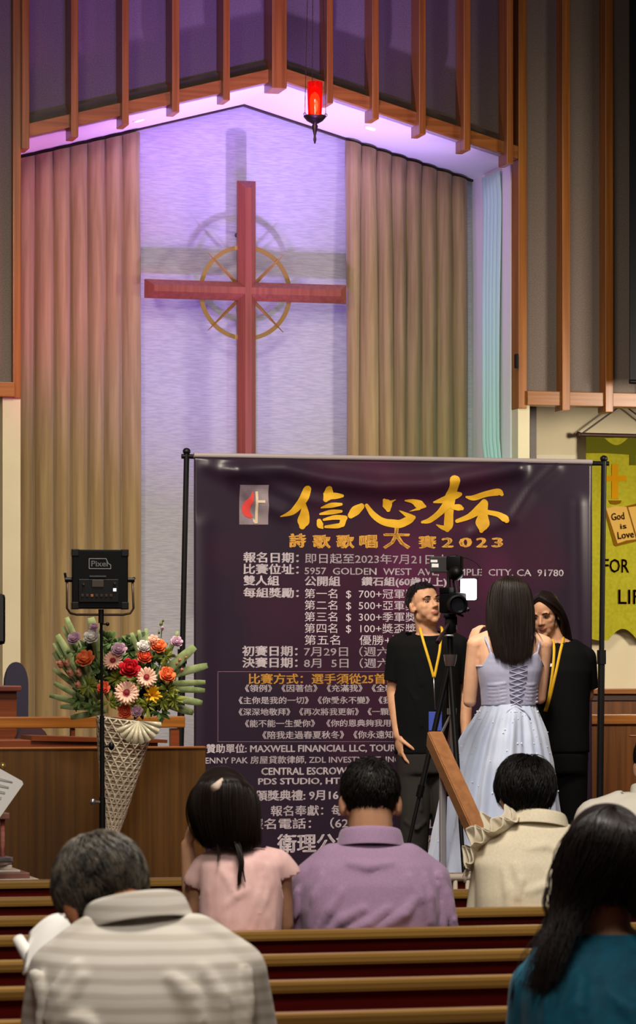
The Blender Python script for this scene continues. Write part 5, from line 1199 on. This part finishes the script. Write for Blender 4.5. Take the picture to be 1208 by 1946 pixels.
# ------------------------------------------------------------------ person: teal blouse in the foreground
F = Fr(6.74); k = F.k
root = empty('person', V((F(1165, 1280).x, F(1165, 1280).y, 0)), 'person in a teal blouse with long dark hair, right foreground', 'person')
T = Torso(F, [(1152, 1766, .05, 58, .055), (1156, 1782, .045, 98, .072), (1160, 1806, .035, 138, .09), (1163, 1845, .02, 164, .108), (1165, 1900, .01, 172, .12), (1165, 1970, 0, 164, .125), (1165, 2080, 0, 152, .125), (1165, 2200, 0, 160, .14), (1165, 2300, 0, 165, .14)])
C = F(1156, 1658, .08); R = rot(2, 16, 3); s = .98
bm = NB(); head(bm, C, R, s, female=True); capsule(bm, C+R @ V((0, -.018, -.04)), .048, F(1152, 1790, .04), .055); T.add(bm, -.010)
for sx, us in ((-1, 1020), (1, 1306)):
    sh, elb, wr = F(us, 1878, .02), F(us-sx*-18, 2070, .06), F(us-sx*50, 2080, .32); chain(bm, [sh, elb, wr], [.042, .036, .026]); hand(bm, wr, wr-elb, -UP, RV*(-sx), .92)
seated_legs(F, 1165, .54, 170, .03, bm, .07); skinmesh(root, bm, M['skin'], .0065, C, R, s); face_parts(root, None, C, R, s, M['hairteal'])
bm = NB(); T.add(bm, .006, v1=2210)
for sx, us in ((-1, 1020), (1, 1306)):
    sh, elb = F(us, 1878, .02), F(us+sx*18, 2070, .06); chain(bm, [F(1160+sx*85, 1824, .03), sh], [.046, .052]); chain(bm, [sh, elb], [.053, .050])
for f in ([(1100, 1850), (1090, 1900), (1100, 1946)], [(1150, 1880), (1190, 1910), (1208, 1946)], [(1060, 1860), (1040, 1900), (1036, 1946)]): T.fold(bm, f, .011, .001)
cloth(root, 'blouse', bm, M['teal'], .0078, 5, [(F(1154, 1779, .045), UP, .16)], [(.004, (8, 8, 5), 7)])
bm = NB(); n = 48; uc, vv, oo, rx_, ry_ = T.at(1781)
tube(bm, [F(uc, 1780, oo)+RV*(rx_*k+.004)*cos(2*pi*i/n)+FV*(ry_+.004)*sin(2*pi*i/n) for i in range(n)], .006, 8, closed=True); obj('neckline', bm, M['teal'], root, True)
bm = NB(); seated_legs(F, 1165, .54, 170, .03, bm, .07, .012); T.add(bm, .008, v0=2200); cloth(root, 'trousers', bm, M['navytrs'], .014, 3); shoes(root, F, 1165, .54, 170, .03, M['shoe'])
G = [[(1152, 1554, .10), (1106, 1586, .12), (1078, 1650, .12), (1066, 1740, .10), (1026, 1810, .06), (992, 1866, .02)], [(1154, 1552, .06), (1108, 1580, .05), (1080, 1640, .05), (1072, 1730, .03), (1036, 1800, -.03), (1002, 1880, -.06)], [(1156, 1552, .03), (1116, 1576, -.01), (1090, 1640, -.025), (1082, 1720, -.03), (1050, 1800, -.08), (1024, 1885, -.10)],
     [(1156, 1543, .02), (1126, 1570, -.045), (1106, 1640, -.055), (1088, 1715, -.05), (1070, 1780, -.085), (1050, 1850, -.115)], [(1158, 1552, .02), (1150, 1576, -.06), (1132, 1640, -.07), (1108, 1690, -.055), (1086, 1735, -.06), (1074, 1790, -.10)], [(1160, 1552, .02), (1174, 1576, -.055), (1166, 1630, -.075), (1152, 1680, -.065), (1140, 1706, -.045), (1132, 1720, -.025)], [(1162, 1552, .02), (1186, 1576, -.05), (1188, 1630, -.07), (1186, 1685, -.06), (1184, 1712, -.04), (1184, 1726, -.025)],
     [(1160, 1552, .02), (1202, 1580, -.04), (1208, 1640, -.06), (1208, 1700, -.06), (1210, 1735, -.06), (1214, 1760, -.07)], [(1160, 1544, .03), (1222, 1580, -.01), (1234, 1640, -.02), (1240, 1720, -.03), (1246, 1790, -.07), (1252, 1850, -.10)], [(1160, 1545, .08), (1230, 1590, .07), (1250, 1660, .06), (1262, 1750, .03), (1276, 1830, -.02), (1286, 1880, -.06)]]
long_hair(root, [[F(*p) for p in g] for g in G], M['hairteal'], 1100, 6, .0016, .008, .019, .009, extra=[([F(1046, 1690, .06), F(1038, 1720, .05), F(1046, 1750, .04), F(1052, 1770, .03)], .0012), ([F(1080, 1740, -.07), F(1066, 1790, -.1), F(1060, 1820, -.12)], .0016), ([F(1010, 1820, .02), F(980, 1860, 0), (F(968, 1900, -.01))], .0016)], endj=.10, wave=.006, nseg=22, cap=(C+R @ V((0, -.012, .044))*s, (.088*s, .106*s, .094*s), R))
# ------------------------------------------------------------------ person: camera operator in black on the platform
F = Fr(17.72); k = F.k
def feet(u, o): p = F(u, 1280, o); return V((p.x, p.y, STAGE))
root = empty('person', feet(812, 0), 'standing person in a black polo with a yellow lanyard looking up past the camera', 'person')
T = Torso(F, [(814, 1203, .01, 24, .058), (814, 1211, .01, 43, .076), (813, 1224, .0, 58, .098), (812, 1250, -.005, 62, .112), (812, 1300, -.01, 60, .115), (812, 1350, -.01, 58, .115), (812, 1400, 0, 58, .118), (812, 1432, 0, 59, .12), (812, 1470, 0, 56, .115)])
C = F(806, 1152, .0); R = rot(-148, -12, 4); s = .99
bm = NB(); head(bm, C, R, s); capsule(bm, C+R @ V((0, -.022, -.04)), .052, F(813, 1215, .01), .058); T.add(bm, -.012)
def standing_legs(bm, hips, g=0):
    for (u0, u1, u2, o1) in hips:
        a, b, c = F(u0, 1440, 0), F(u1, 1560, o1), F(u2, 1700, .02); chain(bm, [a, b, c], [.082+g, .058+g, .040+g], 16)
hips = [(786, 788, 780, -.03), (842, 850, 856, -.03)]
standing_legs(bm, hips)
shl, el_, wr = F(757, 1228, 0), F(748, 1316, .02), F(756, 1398, -.05)
chain(bm, [shl, el_], [.046, .038]); chain(bm, [el_, el_.lerp(wr, .35), wr], [.038, .037, .025]); hand(bm, wr, V((0, 0, -1))-FV*.12+RV*.12, RV*.80+FV*.30, RV*.30-FV*.80, 1.10, (16, 26, 22), 14)
shr, er_, wr2 = F(870, 1228, 0), F(884, 1318, .03), F(884, 1395, -.06)
chain(bm, [shr, er_], [.046, .038]); chain(bm, [er_, er_.lerp(wr2, .35), wr2], [.038, .037, .025]); hand(bm, wr2, V((0, 0, -1))-FV*.15-RV*.12, -RV*.8-FV*.2, -FV-RV*.3, .98, (22, 34, 28))
skinmesh(root, bm, M['skin'], .0055, C, R, s, 3); face_parts(root, None, C, R, s, M['hairblack'])
bm = NB(); T.add(bm, .009, v1=1440)
for a, b, uu in ((shl, el_, 780), (shr, er_, 846)): chain(bm, [F(uu, 1212, .005), a], [.05, .057], 16); chain(bm, [a, a.lerp(b, .8)], [.058, .056], 16)
for f in ([(770, 1300), (790, 1330), (800, 1380)], [(850, 1290), (838, 1340), (842, 1400)], [(790, 1260), (800, 1300)]): T.fold(bm, f, .009, .002)
cloth(root, 'polo_shirt', bm, M['blacktee'], .0078, 4, [(F(813, 1204, .01), UP+FV*-.22, .12), (shl.lerp(el_, .74), el_-shl, .075), (shr.lerp(er_, .74), er_-shr, .075), (F(812, 1433, 0), -UP, .26)])
collar_band(root, F(813, 1214, .0), .074, .080, .030, M['blacktee'], B0 @ Matrix.Rotation(radians(12), 3, 'X'), 0, .40, .018)
bm = NB()
for (u0, u1, u2, o1) in hips: chain(bm, [F(u0, 1440, 0), F(u1, 1560, o1), F(u2, 1706, .02)], [.094, .076, .066], 16)
T.add(bm, .004, v0=1380)
for f in ([F(770, 1560, -.09), F(790, 1575, -.11), F(806, 1560, -.09)], [F(772, 1600, -.07), F(786, 1612, -.09), F(800, 1600, -.07)], [F(800, 1450, -.10), F(796, 1500, -.10), F(798, 1540, -.10)]): chain(bm, f, [.007]*3, 8)
cloth(root, 'trousers', bm, M['trousers'], .009, 4, [(F(780, 1706, .02), -UP, .12), (F(856, 1706, .02), -UP, .12)], [(.004, (9, 9, 6), 4)])
for u in (780, 856):
    bm = NB(); p = feet(u, -.06); ell(bm, p+UP*.042, (.046, .135, .044), B0, 16, 10); obj('shoe', bm, M['shoe'], root, True)
short_hair(root, C, R, s, M['hairblack'], 31, 1300, .020, .0012, .985, (0, -.06, .105), fwd=.044, nape=-.05, lift=.05, side=.014, mess=.12)
# lanyard and badge
def strap(pts, w_, m, parent, name, th=.003):
    bm = NB(); P = resample([V(p) for p in pts], 24); L = []
    for i, p in enumerate(P):
        t = (P[min(i+1, 23)]-P[max(i-1, 0)]).normalized(); sd = t.cross(FV).normalized(); L.append((bm.verts.new(p-sd*w_/2), bm.verts.new(p+sd*w_/2)))
    for a, b in zip(L, L[1:]): bm.faces.new((a[0], a[1], b[1], b[0]))
    o = obj(name, bm, m, parent, True); md = o.modifiers.new('t', 'SOLIDIFY'); md.thickness = th; return o
def tf(u, v, l=.016): return T.back(u, v, l)
root2 = empty('lanyard', F(822, 1290, -.14), 'yellow neck lanyard with a blue badge on the black polo of the camera operator', 'lanyard')
strap([F(800, 1190, .03), F(798, 1197, -.055), tf(802, 1215, .026), tf(809, 1240), tf(816, 1264), tf(822, 1288)], .0135, M['lanyard'], root2, 'ribbon'); strap([F(835, 1190, .03), F(839, 1197, -.055), tf(836, 1215, .026), tf(833, 1240), tf(828, 1264), tf(823, 1288)], .0135, M['lanyard'], root2, 'ribbon')
bm = NB(); tube(bm, [tf(822, 1286), tf(823, 1310), tf(825, 1348)], .0035, 6); obj('cord', bm, M['steel'], root2, True)
bm = NB(); box(bm, tf(825, 1370, .02), (25*k, .006, 36*k), B0, bev=.002); obj('badge', bm, mat('badge_blue', (56, 74, 160), .4, .4), root2)
# ------------------------------------------------------------------ tripod with camera rig
F = Fr(16.5); k = F.k
root = empty('tripod', feet(856, 0) if False else V((F(856, 1280).x, F(856, 1280).y, STAGE)), 'black and silver tripod standing before the camera operator', 'tripod')
hub = F(855, 1250, 0); 
bm = NB(); tube(bm, [F(854, 1206, 0), hub], .016, 12); obj('neck', bm, M['blackm'], root, 'auto')
bm = NB(); tube(bm, [F(855, 1244, 0), F(855, 1256, 0), F(855, 1266, 0)], [.034, .030, .022], 14); obj('collar', bm, M['steel'], root, 'auto')
bm = NB(); tube(bm, [hub, F(861, 1440, 0)], .0125, 12); obj('centre_column', bm, M['steel'], root, 'auto')
for u, o in ((742, -.02), (884, -.22), (842, .34)):
    b = V((F(u, 1280, o).x, F(u, 1280, o).y, STAGE+.01)); a = F(855, 1256, 0); mid = a.lerp(b, .5); bm = NB(); tube(bm, [a, mid], .0145, 10); tube(bm, [mid.lerp(a, .03), b], .011, 10); l_ = obj('leg', bm, M['blackm'], root, 'auto')
    bm = NB(); tube(bm, [mid.lerp(a, .05), mid.lerp(b, .04)], .019, 10); ell(bm, b+UP*.006, .016, None, 10, 8); obj('leg_lock', bm, M['black'], l_, 'auto')
    bm = NB(); tube(bm, [F(859, 1352, 0), a.lerp(b, .38)], .006, 8); obj('brace', bm, M['steel'], root, 'auto')
bm = NB(); tube(bm, [F(858, 1346, 0), F(858, 1358, 0)], .024, 12); obj('brace_ring', bm, M['steel'], root, 'auto')
bm = NB(); box(bm, F(856, 1190, 0), (.055, .07, .075), B0, bev=.012); tube(bm, [F(845, 1180, 0), F(868, 1180, 0)], .022, 12); box(bm, F(854, 1170, 0), (.06, .09, .018), B0, bev=.004); obj('pan_head', bm, M['black'], root, 'auto')
bm = NB(); tube(bm, [F(852, 1186, -.03), F(838, 1206, -.15), F(828, 1222, -.24)], .007, 8); tube(bm, [F(838, 1206, -.15), F(828, 1222, -.24)], .012, 8); obj('pan_handle', bm, M['bronze'], root, 'auto')
bm = NB(); box(bm, F(853, 1208, -.02), (.042, .05, .010), B0, bev=.003); tube(bm, [F(866, 1188, -.02), F(866, 1197, -.02)], .008, 8); obj('plate', bm, M['steel'], root, 'auto')
rig = empty('video_camera', F(854, 1166, 0), 'black video camera rig with a small monitor on top of the tripod', 'camera')
RC = rot(-40)
bm = NB(); box(bm, F(860, 1146, 0), (.105, .09, .10), RC, bev=.010); box(bm, F(850, 1122, 0), (.06, .06, .03), RC, bev=.006); obj('body', bm, M['black'], rig, 'auto')
bm = NB(); Rl = basis(-FV+RV*.12); p = F(862, 1150, -.02); lathe(bm, [(.030, 0), (.042, .02), (.042, .085), (.048, .09), (.048, .125), (.040, .128), (.030, .110)], MT(p, Rl), 24); obj('lens', bm, M['black'], rig, 'auto')
bm = NB(); lathe(bm, [(.0, .112), (.034, .112)], MT(p, Rl), 24, False); obj('lens_glass', bm, mat('lens_glass', (14, 16, 24), .05, .8), rig)
bm = NB(); tube(bm, [F(853, 1124, 0), F(852, 1088, 0)], .009, 8); tube(bm, [F(866, 1128, 0), F(862, 1104, 0), F(866, 1090, 0)], .008, 8); obj('cage_arm', bm, M['blackm'], rig, 'auto')
bm = NB(); box(bm, F(834, 1073, 0), (.092, .035, .080), rot(12), bev=.006); mo = obj('monitor', bm, mat('monitor_grey', (46, 44, 46), .4), rig)
bm = NB(); box(bm, F(824, 1066.5, -.022), (.034, .004, .012), rot(12)); box(bm, F(826, 1075, -.022), (.034, .004, .018), rot(12)); obj('monitor_label', bm, mat('label_white', (214, 214, 216), .5), mo)
bm = NB(); box(bm, F(864, 1070, 0), (.075, .06, .07), rot(-20), bev=.010); box(bm, F(862, 1056, 0), (.03, .03, .008), rot(-20), bev=.002); obj('receiver', bm, M['black'], rig, 'auto')
bm = NB(); box(bm, F(860, 1058, -.02), (.032, .010, .008), rot(-20)); box(bm, F(872, 1062, -.02), (.020, .010, .010), rot(-20)); obj('receiver_label', bm, M['steel'], rig)
bm = NB(); ell(bm, F(865, 1090, -.03), (.036, .05, .036), None, 18, 12); obj('microphone', bm, M['black'], rig, True)
bm = NB(); tube(bm, [F(868, 1150, 0), F(884, 1156, -.03), F(889, 1160, -.04)], .010, 8); tube(bm, [F(864, 1165, -.02), F(880, 1171, -.03)], .006, 8); obj('side_handle', bm, M['blackm'], rig, 'auto')
bm = NB(); P = resample([F(862, 1058, 0), F(890, 1062, .02), F(912, 1078, .03), F(908, 1100, .02)], 20); tube(bm, P, .002, 5); obj('cable', bm, M['blackm'], rig, True)
lgt = empty('camera_light', F(890, 1140, 0), 'small glowing white video light beside the camera on the tripod', 'light')
bm = NB(); box(bm, F(890, 1120, .03), (.088, .03, .112), rot(-8), bev=.006); box(bm, F(874, 1134, .02), (.06, .02, .02), B0); obj('housing', bm, M['black'], lgt, 'auto')
bm = NB(); box(bm, F(890, 1120, .010), (.078, .012, .102), rot(-8), bev=.008); obj('diffuser', bm, mat('video_light_glow', (255, 255, 255), emit=(255, 253, 250), estr=7), lgt, 'auto')
# ------------------------------------------------------------------ person: pale blue gown
F = Fr(17.0); k = F.k
root = empty('person', V((F(960, 1280).x, F(960, 1280).y, STAGE)), 'long haired person in a pale blue gown with a laced back', 'person')
C = F(968, 1148, .02); R = rot(-12, 4, 0); s = .96
T = Torso(F, [(968, 1192, .01, 17, .05), (968, 1204, .0, 44, .07), (968, 1220, 0, 60, .088), (968, 1245, 0, 61, .10), (968, 1275, -.005, 57, .10), (967, 1310, 0, 50, .095), (966, 1338, 0, 47, .09), (965, 1370, 0, 56, .105), (962, 1410, .0, 66, .12)])
bm = NB(); head(bm, C, R, s, female=True); capsule(bm, C+R @ V((0, -.015, -.04)), .043, F(968, 1208, .0), .046); T.add(bm)
a, b, c = F(903, 1224, 0), F(893, 1332, .05), F(899, 1222, .26); chain(bm, [F(940, 1212, 0), a], [.05, .044]); chain(bm, [a, b], [.043, .034]); chain(bm, [b, b.lerp(c, .35), c], [.035, .033, .021]); hand(bm, c, UP*.9+RV*.35+FV*.1, RV*.6+FV*.4, -FV, .86, (30, 45, 35))
a, b, c = F(1034, 1224, 0), F(1026, 1326, .05), F(985, 1262, .25); chain(bm, [F(995, 1212, 0), a], [.05, .044]); chain(bm, [a, b], [.043, .034]); chain(bm, [b, b.lerp(c, .35), c], [.035, .033, .021]); hand(bm, c, UP*.6-RV*.7, -RV*.4+FV*.6, UP, .86, (30, 45, 35))
for u in (940, 980): chain(bm, [F(u, 1420, 0), F(u, 1570, 0), V((F(u, 1280).x, F(u, 1280).y, STAGE+.09))], [.08, .055, .04])
skinmesh(root, bm, M['skinl'], .0055, C, R, s, 3); face_parts(root, None, C, R, s, M['hairblack'])
M['gown'] = mat('pale_blue_tulle', (178, 188, 212), .55, .4, rgb2=(164, 176, 204), noise_scale=(14, 14, 5), sheen=.4, bump=.1, bump_scale=(90, 90, 90)); M['bodice'] = mat('lavender_satin', (174, 176, 204), .4, .5, rgb2=(160, 162, 192), noise_scale=(10, 10, 40), sheen=.2); M['mesh'] = mat('mauve_lacing_panel', (150, 128, 142), .6, .3); M['sequin'] = mat('silver_sequin', (240, 242, 246), .15, .8, 0)
bm = NB(); T.add(bm, .009, v0=1218, v1=1372)
for v in range(1300, 1340, 7): 
    for rng_ in ((918, 958), (992, 1020)): T.fold(bm, [(rng_[0]+(rng_[1]-rng_[0])*i/4, v+2*sin(i)) for i in range(5)], .0045, .007)
o = cloth(root, 'bodice', bm, M['bodice'], .006, 3, [(F(968, 1340, 0), -UP, .25), (F(968, 1100, -.1), UP, .001)], None)
def vtop(u):
    q = abs(u-974+ (0 if u > 968 else -0)); return 1241+(25*(1-q/44) if q < 44 else 26*min(1, (q-44)/14))
def vtopf(u): return vtop(u)
for v in o.data.vertices:
    rel = v.co-F(968, 1280, 0); u = 968+rel.dot(RV)/k*1.0; zt_ = F(u, vtop(u), 0).z
    if v.co.z > zt_: v.co.z = zt_+(v.co.z-zt_)*.03
bm = NB(); P = [T.back(u, vtop(u), .010) for u in [914+i*1.5 for i in range(76)]]
tube(bm, P, .0042, 8); obj('neckline', bm, M['bodice'], root, True)
for pts in ([(931, 1243), (926, 1226), (921, 1212)], [(1018, 1243), (1022, 1228), (1023, 1214)]):
    strap([T.back(u, v, .008) for u, v in pts]+[F(pts[-1][0]+(8 if pts[0][0] < 968 else -8), 1203, .02)], .011, M['bodice'], root, 'shoulder_strap')
bm = NB(); g = []
for i in range(9):
    t = i/8; v = 1260+80*t; hwid = 17-7*t*t; g.append([bm.verts.new(T.back(982+(-1+2*j/6)*hwid-4*t, v, .0125)) for j in range(7)])
for A, Bq in zip(g, g[1:]):
    for j in range(6): bm.faces.new((A[j], A[j+1], Bq[j+1], Bq[j]))
lac = obj('lacing_panel', bm, M['mesh'], root, True); md = lac.modifiers.new('t', 'SOLIDIFY'); md.thickness = .002; md.offset = 1
bm = NB()
for i in range(7):
    v0, v1 = 1264+11*i, 1275+11*i; t = i/6; h_ = 17-7*t*t
    for sg in (-1, 1): tube(bm, [T.back(982-4*t+sg*h_*(-1+2*q/4), v0+(v1-v0)*q/4, .018) for q in range(5)], .0028, 6)
for sg in (-1, 1): tube(bm, [T.back(978, 1342, .018), T.back(978+sg*16, 1350, .03), T.back(978+sg*26, 1366, .045)], .004, 6)
obj('lace_cord', bm, M['bodice'], lac, True)
# skirt: gathered tulle bell
bm = NB(); prof = [(966, 1332, 48, .096), (966, 1342, 52, .11), (964, 1360, 60, .15), (958, 1400, 78, .20), (952, 1450, 93, .25), (948, 1500, 103, .28), (944, 1600, 118, .33), (940, 1680, 130, .37), (938, 1728, 137, .39)]
NS, NV = 180, 60; g = []
for j in range(NV+1):
    t = j/NV; v = 1332+(1728-1332)*t
    for A, Bq in zip(prof, prof[1:]):
        if A[1] <= v <= Bq[1]:
            q = (v-A[1])/(Bq[1]-A[1]); u_, rx_, ry_ = A[0]+(Bq[0]-A[0])*q, A[2]+(Bq[2]-A[2])*q, A[3]+(Bq[3]-A[3])*q; break
    c = F(u_, v, 0); row = []
    for i in range(NS):
        an = 2*pi*i/NS; amp = .012*min(1, t*7)+.030*t
        rp = (sin(an*13+1.3*sin(an*3)+t*1.2)+.6*sin(an*29+2*sin(an*2)-t*.8)*(1-.5*t)+.5*sin(an*7+t))*amp*.55+.004*noise.noise((an*6, t*9, 0))
        row.append(bm.verts.new(c+RV*((rx_*k+rp)*cos(an))+FV*((ry_+rp)*sin(an))))
    g.append(row)
for A, Bq in zip(g, g[1:]):
    for i in range(NS): bm.faces.new((A[i], A[(i+1) % NS], Bq[(i+1) % NS], Bq[i]))
o = obj('skirt', bm, M['gown'], root, True); md = o.modifiers.new('t', 'SOLIDIFY'); md.thickness = .003; sk = o
bm = NB(); rs_ = random.Random(9)
for i in range(230):
    j = int(3+rs_.random()**1.5*40); q = rs_.randrange(NS); p = V(sk.data.vertices[j*NS+q].co); c = F(955, 1332+396*j/NV, 0); d = (p-c); d.z = 0; d.normalize(); r_ = rs_.choice([.002, .0025, .003, .0045])
    ell(bm, p+d*.003, (r_, r_, r_), None, 6, 4)
o = obj('sequin', bm, M['sequin'], sk, False); o['kind'] = 'stuff'
G = [[(962, 1104, .05), (938, 1120, .07), (930, 1160, .06), (929, 1200, .03), (934, 1235, -.03)], [(964, 1101, .02), (940, 1112, .0), (932, 1150, -.04), (934, 1200, -.09), (942, 1252, -.115)], [(966, 1100, .0), (952, 1108, -.05), (946, 1150, -.085), (948, 1205, -.105), (956, 1260, -.125)], [(968, 1100, .0), (968, 1107, -.065), (968, 1150, -.10), (970, 1205, -.112), (972, 1266, -.13)], [(970, 1100, .0), (984, 1108, -.05), (990, 1150, -.085), (990, 1205, -.105), (988, 1262, -.125)], [(972, 1101, .02), (997, 1112, .0), (1005, 1150, -.04), (1006, 1200, -.085), (1003, 1250, -.11)], [(974, 1104, .05), (1000, 1120, .06), (1010, 1158, .05), (1010, 1200, .0), (1006, 1235, -.04)]]
long_hair(root, [[F(*p) for p in q] for q in G], M['hairbrown'], 700, 8, .0018, .004, .020, .009, extra=[([F(1006, 1190, -.05), F(1014, 1210, -.10), F(1016, 1222, -.10)], .0016), ([F(1008, 1190, -.04), F(1022, 1206, -.09), F(1030, 1220, -.09)], .0016), ([F(1004, 1190, -.06), F(1008, 1212, -.11), F(1007, 1224, -.11)], .0014)], endj=.04, nseg=18, cap=(C+R @ V((0, -.012, .044))*s, (.084*s, .102*s, .090*s), R))
# ------------------------------------------------------------------ person: black shirt facing the gown
F = Fr(17.62); k = F.k
root = empty('person', V((F(1062, 1280).x, F(1062, 1280).y, STAGE)), 'person in a black T-shirt looking down, half hidden behind the blue gown', 'person')
C = F(1036, 1170, .0); R = rot(158, 16, 6); s = .93
T = Torso(F, [(1058, 1212, .03, 20, .05), (1060, 1224, .02, 40, .075), (1062, 1242, .01, 54, .10), (1063, 1275, 0, 56, .115), (1063, 1330, 0, 52, .112), (1062, 1390, 0, 52, .115), (1061, 1430, 0, 54, .12), (1061, 1470, 0, 52, .12)])
bm = NB(); head(bm, C, R, s, female=True); capsule(bm, C+R @ V((0, -.02, -.04)), .044, F(1057, 1224, .02), .050); T.add(bm, -.012)
arms = []
for a, b, c in ((F(1112, 1250, .0), F(1118, 1322, .06), F(1090, 1362, .16)), (F(1012, 1250, 0), F(1004, 1322, -.02), F(1024, 1290, -.20))):
    chain(bm, [a, b, c], [.042, .033, .022]); hand(bm, c, c-b, UP*.2-FV*.5 if c.y < b.y else UP, RV, .86, (25, 35, 30)); arms.append((a, b))
for u in (1038, 1084): chain(bm, [F(u, 1440, 0), F(u, 1570, -.02), V((F(u, 1280).x, F(u, 1280).y, STAGE+.09))], [.078, .054, .038])
skinmesh(root, bm, M['skin'], .0052, C, R, s, 3); face_parts(root, None, C, R, s, M['hairblack'], .8)
bm = NB(); T.add(bm, .010, v1=1450)
for (a, b), uu in zip(arms, (1088, 1036)): chain(bm, [F(uu, 1232, .01), a], [.048, .053], 16); chain(bm, [a, a.lerp(b, .85)], [.055, .054], 16)
cloth(root, 'tee_shirt', bm, M['blacktee'], .0082, 4, [(F(1059, 1217, .02), UP-FV*.3, .08)]+[(a.lerp(b, .78), b-a, .075) for a, b in arms]+[(F(1061, 1444, 0), -UP, .25)])
bm = NB(); T.add(bm, .004, v0=1400)
for u in (1038, 1084): chain(bm, [F(u, 1440, 0), F(u, 1570, 0), F(u, 1722, .0)], [.088, .080, .080], 16)
cloth(root, 'trousers', bm, M['blacktrs'], .011, 4)
for u in (1038, 1084):
    bm = NB(); p = F(u, 1280, -.05); p.z = STAGE; ell(bm, p+UP*.040, (.042, .12, .042), B0, 16, 10); obj('shoe', bm, M['shoe'], root, True)
bm = NB(); box(bm, T.back(1043, 1264, .016), (.034, .004, .016), B0); obj('name_label', bm, M['paper'], root)
hd = lambda x, y, z: C+R @ V((x*s, y*s, z*s))
G = [[hd(.0, .045, .118), hd(.055, .055, .085), hd(.085, .02, .02), hd(.09, -.01, -.06), F(1012, 1240, .03)], [hd(.0, .02, .128), hd(.06, .01, .095), hd(.090, -.03, .02), hd(.085, -.06, -.08), F(1020, 1250, .10)], [hd(.0, -.01, .130), hd(.04, -.06, .10), hd(.05, -.10, .03), hd(.05, -.11, -.08), F(1040, 1260, .13)], [hd(0, -.01, .130), hd(.0, -.07, .105), hd(.0, -.115, .03), hd(0, -.12, -.08), F(1062, 1265, .13)], [hd(-.0, -.01, .130), hd(-.04, -.06, .10), hd(-.05, -.10, .03), hd(-.06, -.11, -.08), F(1082, 1262, .11)], [hd(-.0, .02, .128), hd(-.06, .01, .095), hd(-.090, -.03, .02), hd(-.10, -.05, -.08), F(1088, 1240, .06)], [hd(-.0, .045, .118), hd(-.052, .058, .085), hd(-.085, .03, .03), hd(-.092, .0, -.03), F(1070, 1216, .03), F(1082, 1240, .0)]]
long_hair(root, G, M['hairgirl'], 600, 12, .0017, .004, .017, .008, endj=.05, nseg=18, cap=(C+R @ V((0, -.022, .046))*s, (.082*s, .096*s, .088*s), R))
root2 = empty('lanyard', F(1050, 1250, -.14), 'yellow lanyard on the black T-shirt beside the blue gown', 'lanyard')
strap([F(1048, 1210, .02), F(1049, 1218, -.04), T.back(1050, 1234, .022), T.back(1047, 1270, .016), T.back(1040, 1320, .016), T.back(1032, 1352, .018)], .014, M['lanyard'], root2, 'ribbon'); strap([F(1070, 1210, .02), F(1068, 1219, -.04), T.back(1062, 1236, .022), T.back(1052, 1280, .016), T.back(1042, 1324, .016), T.back(1034, 1352, .018)], .014, M['lanyard'], root2, 'ribbon')
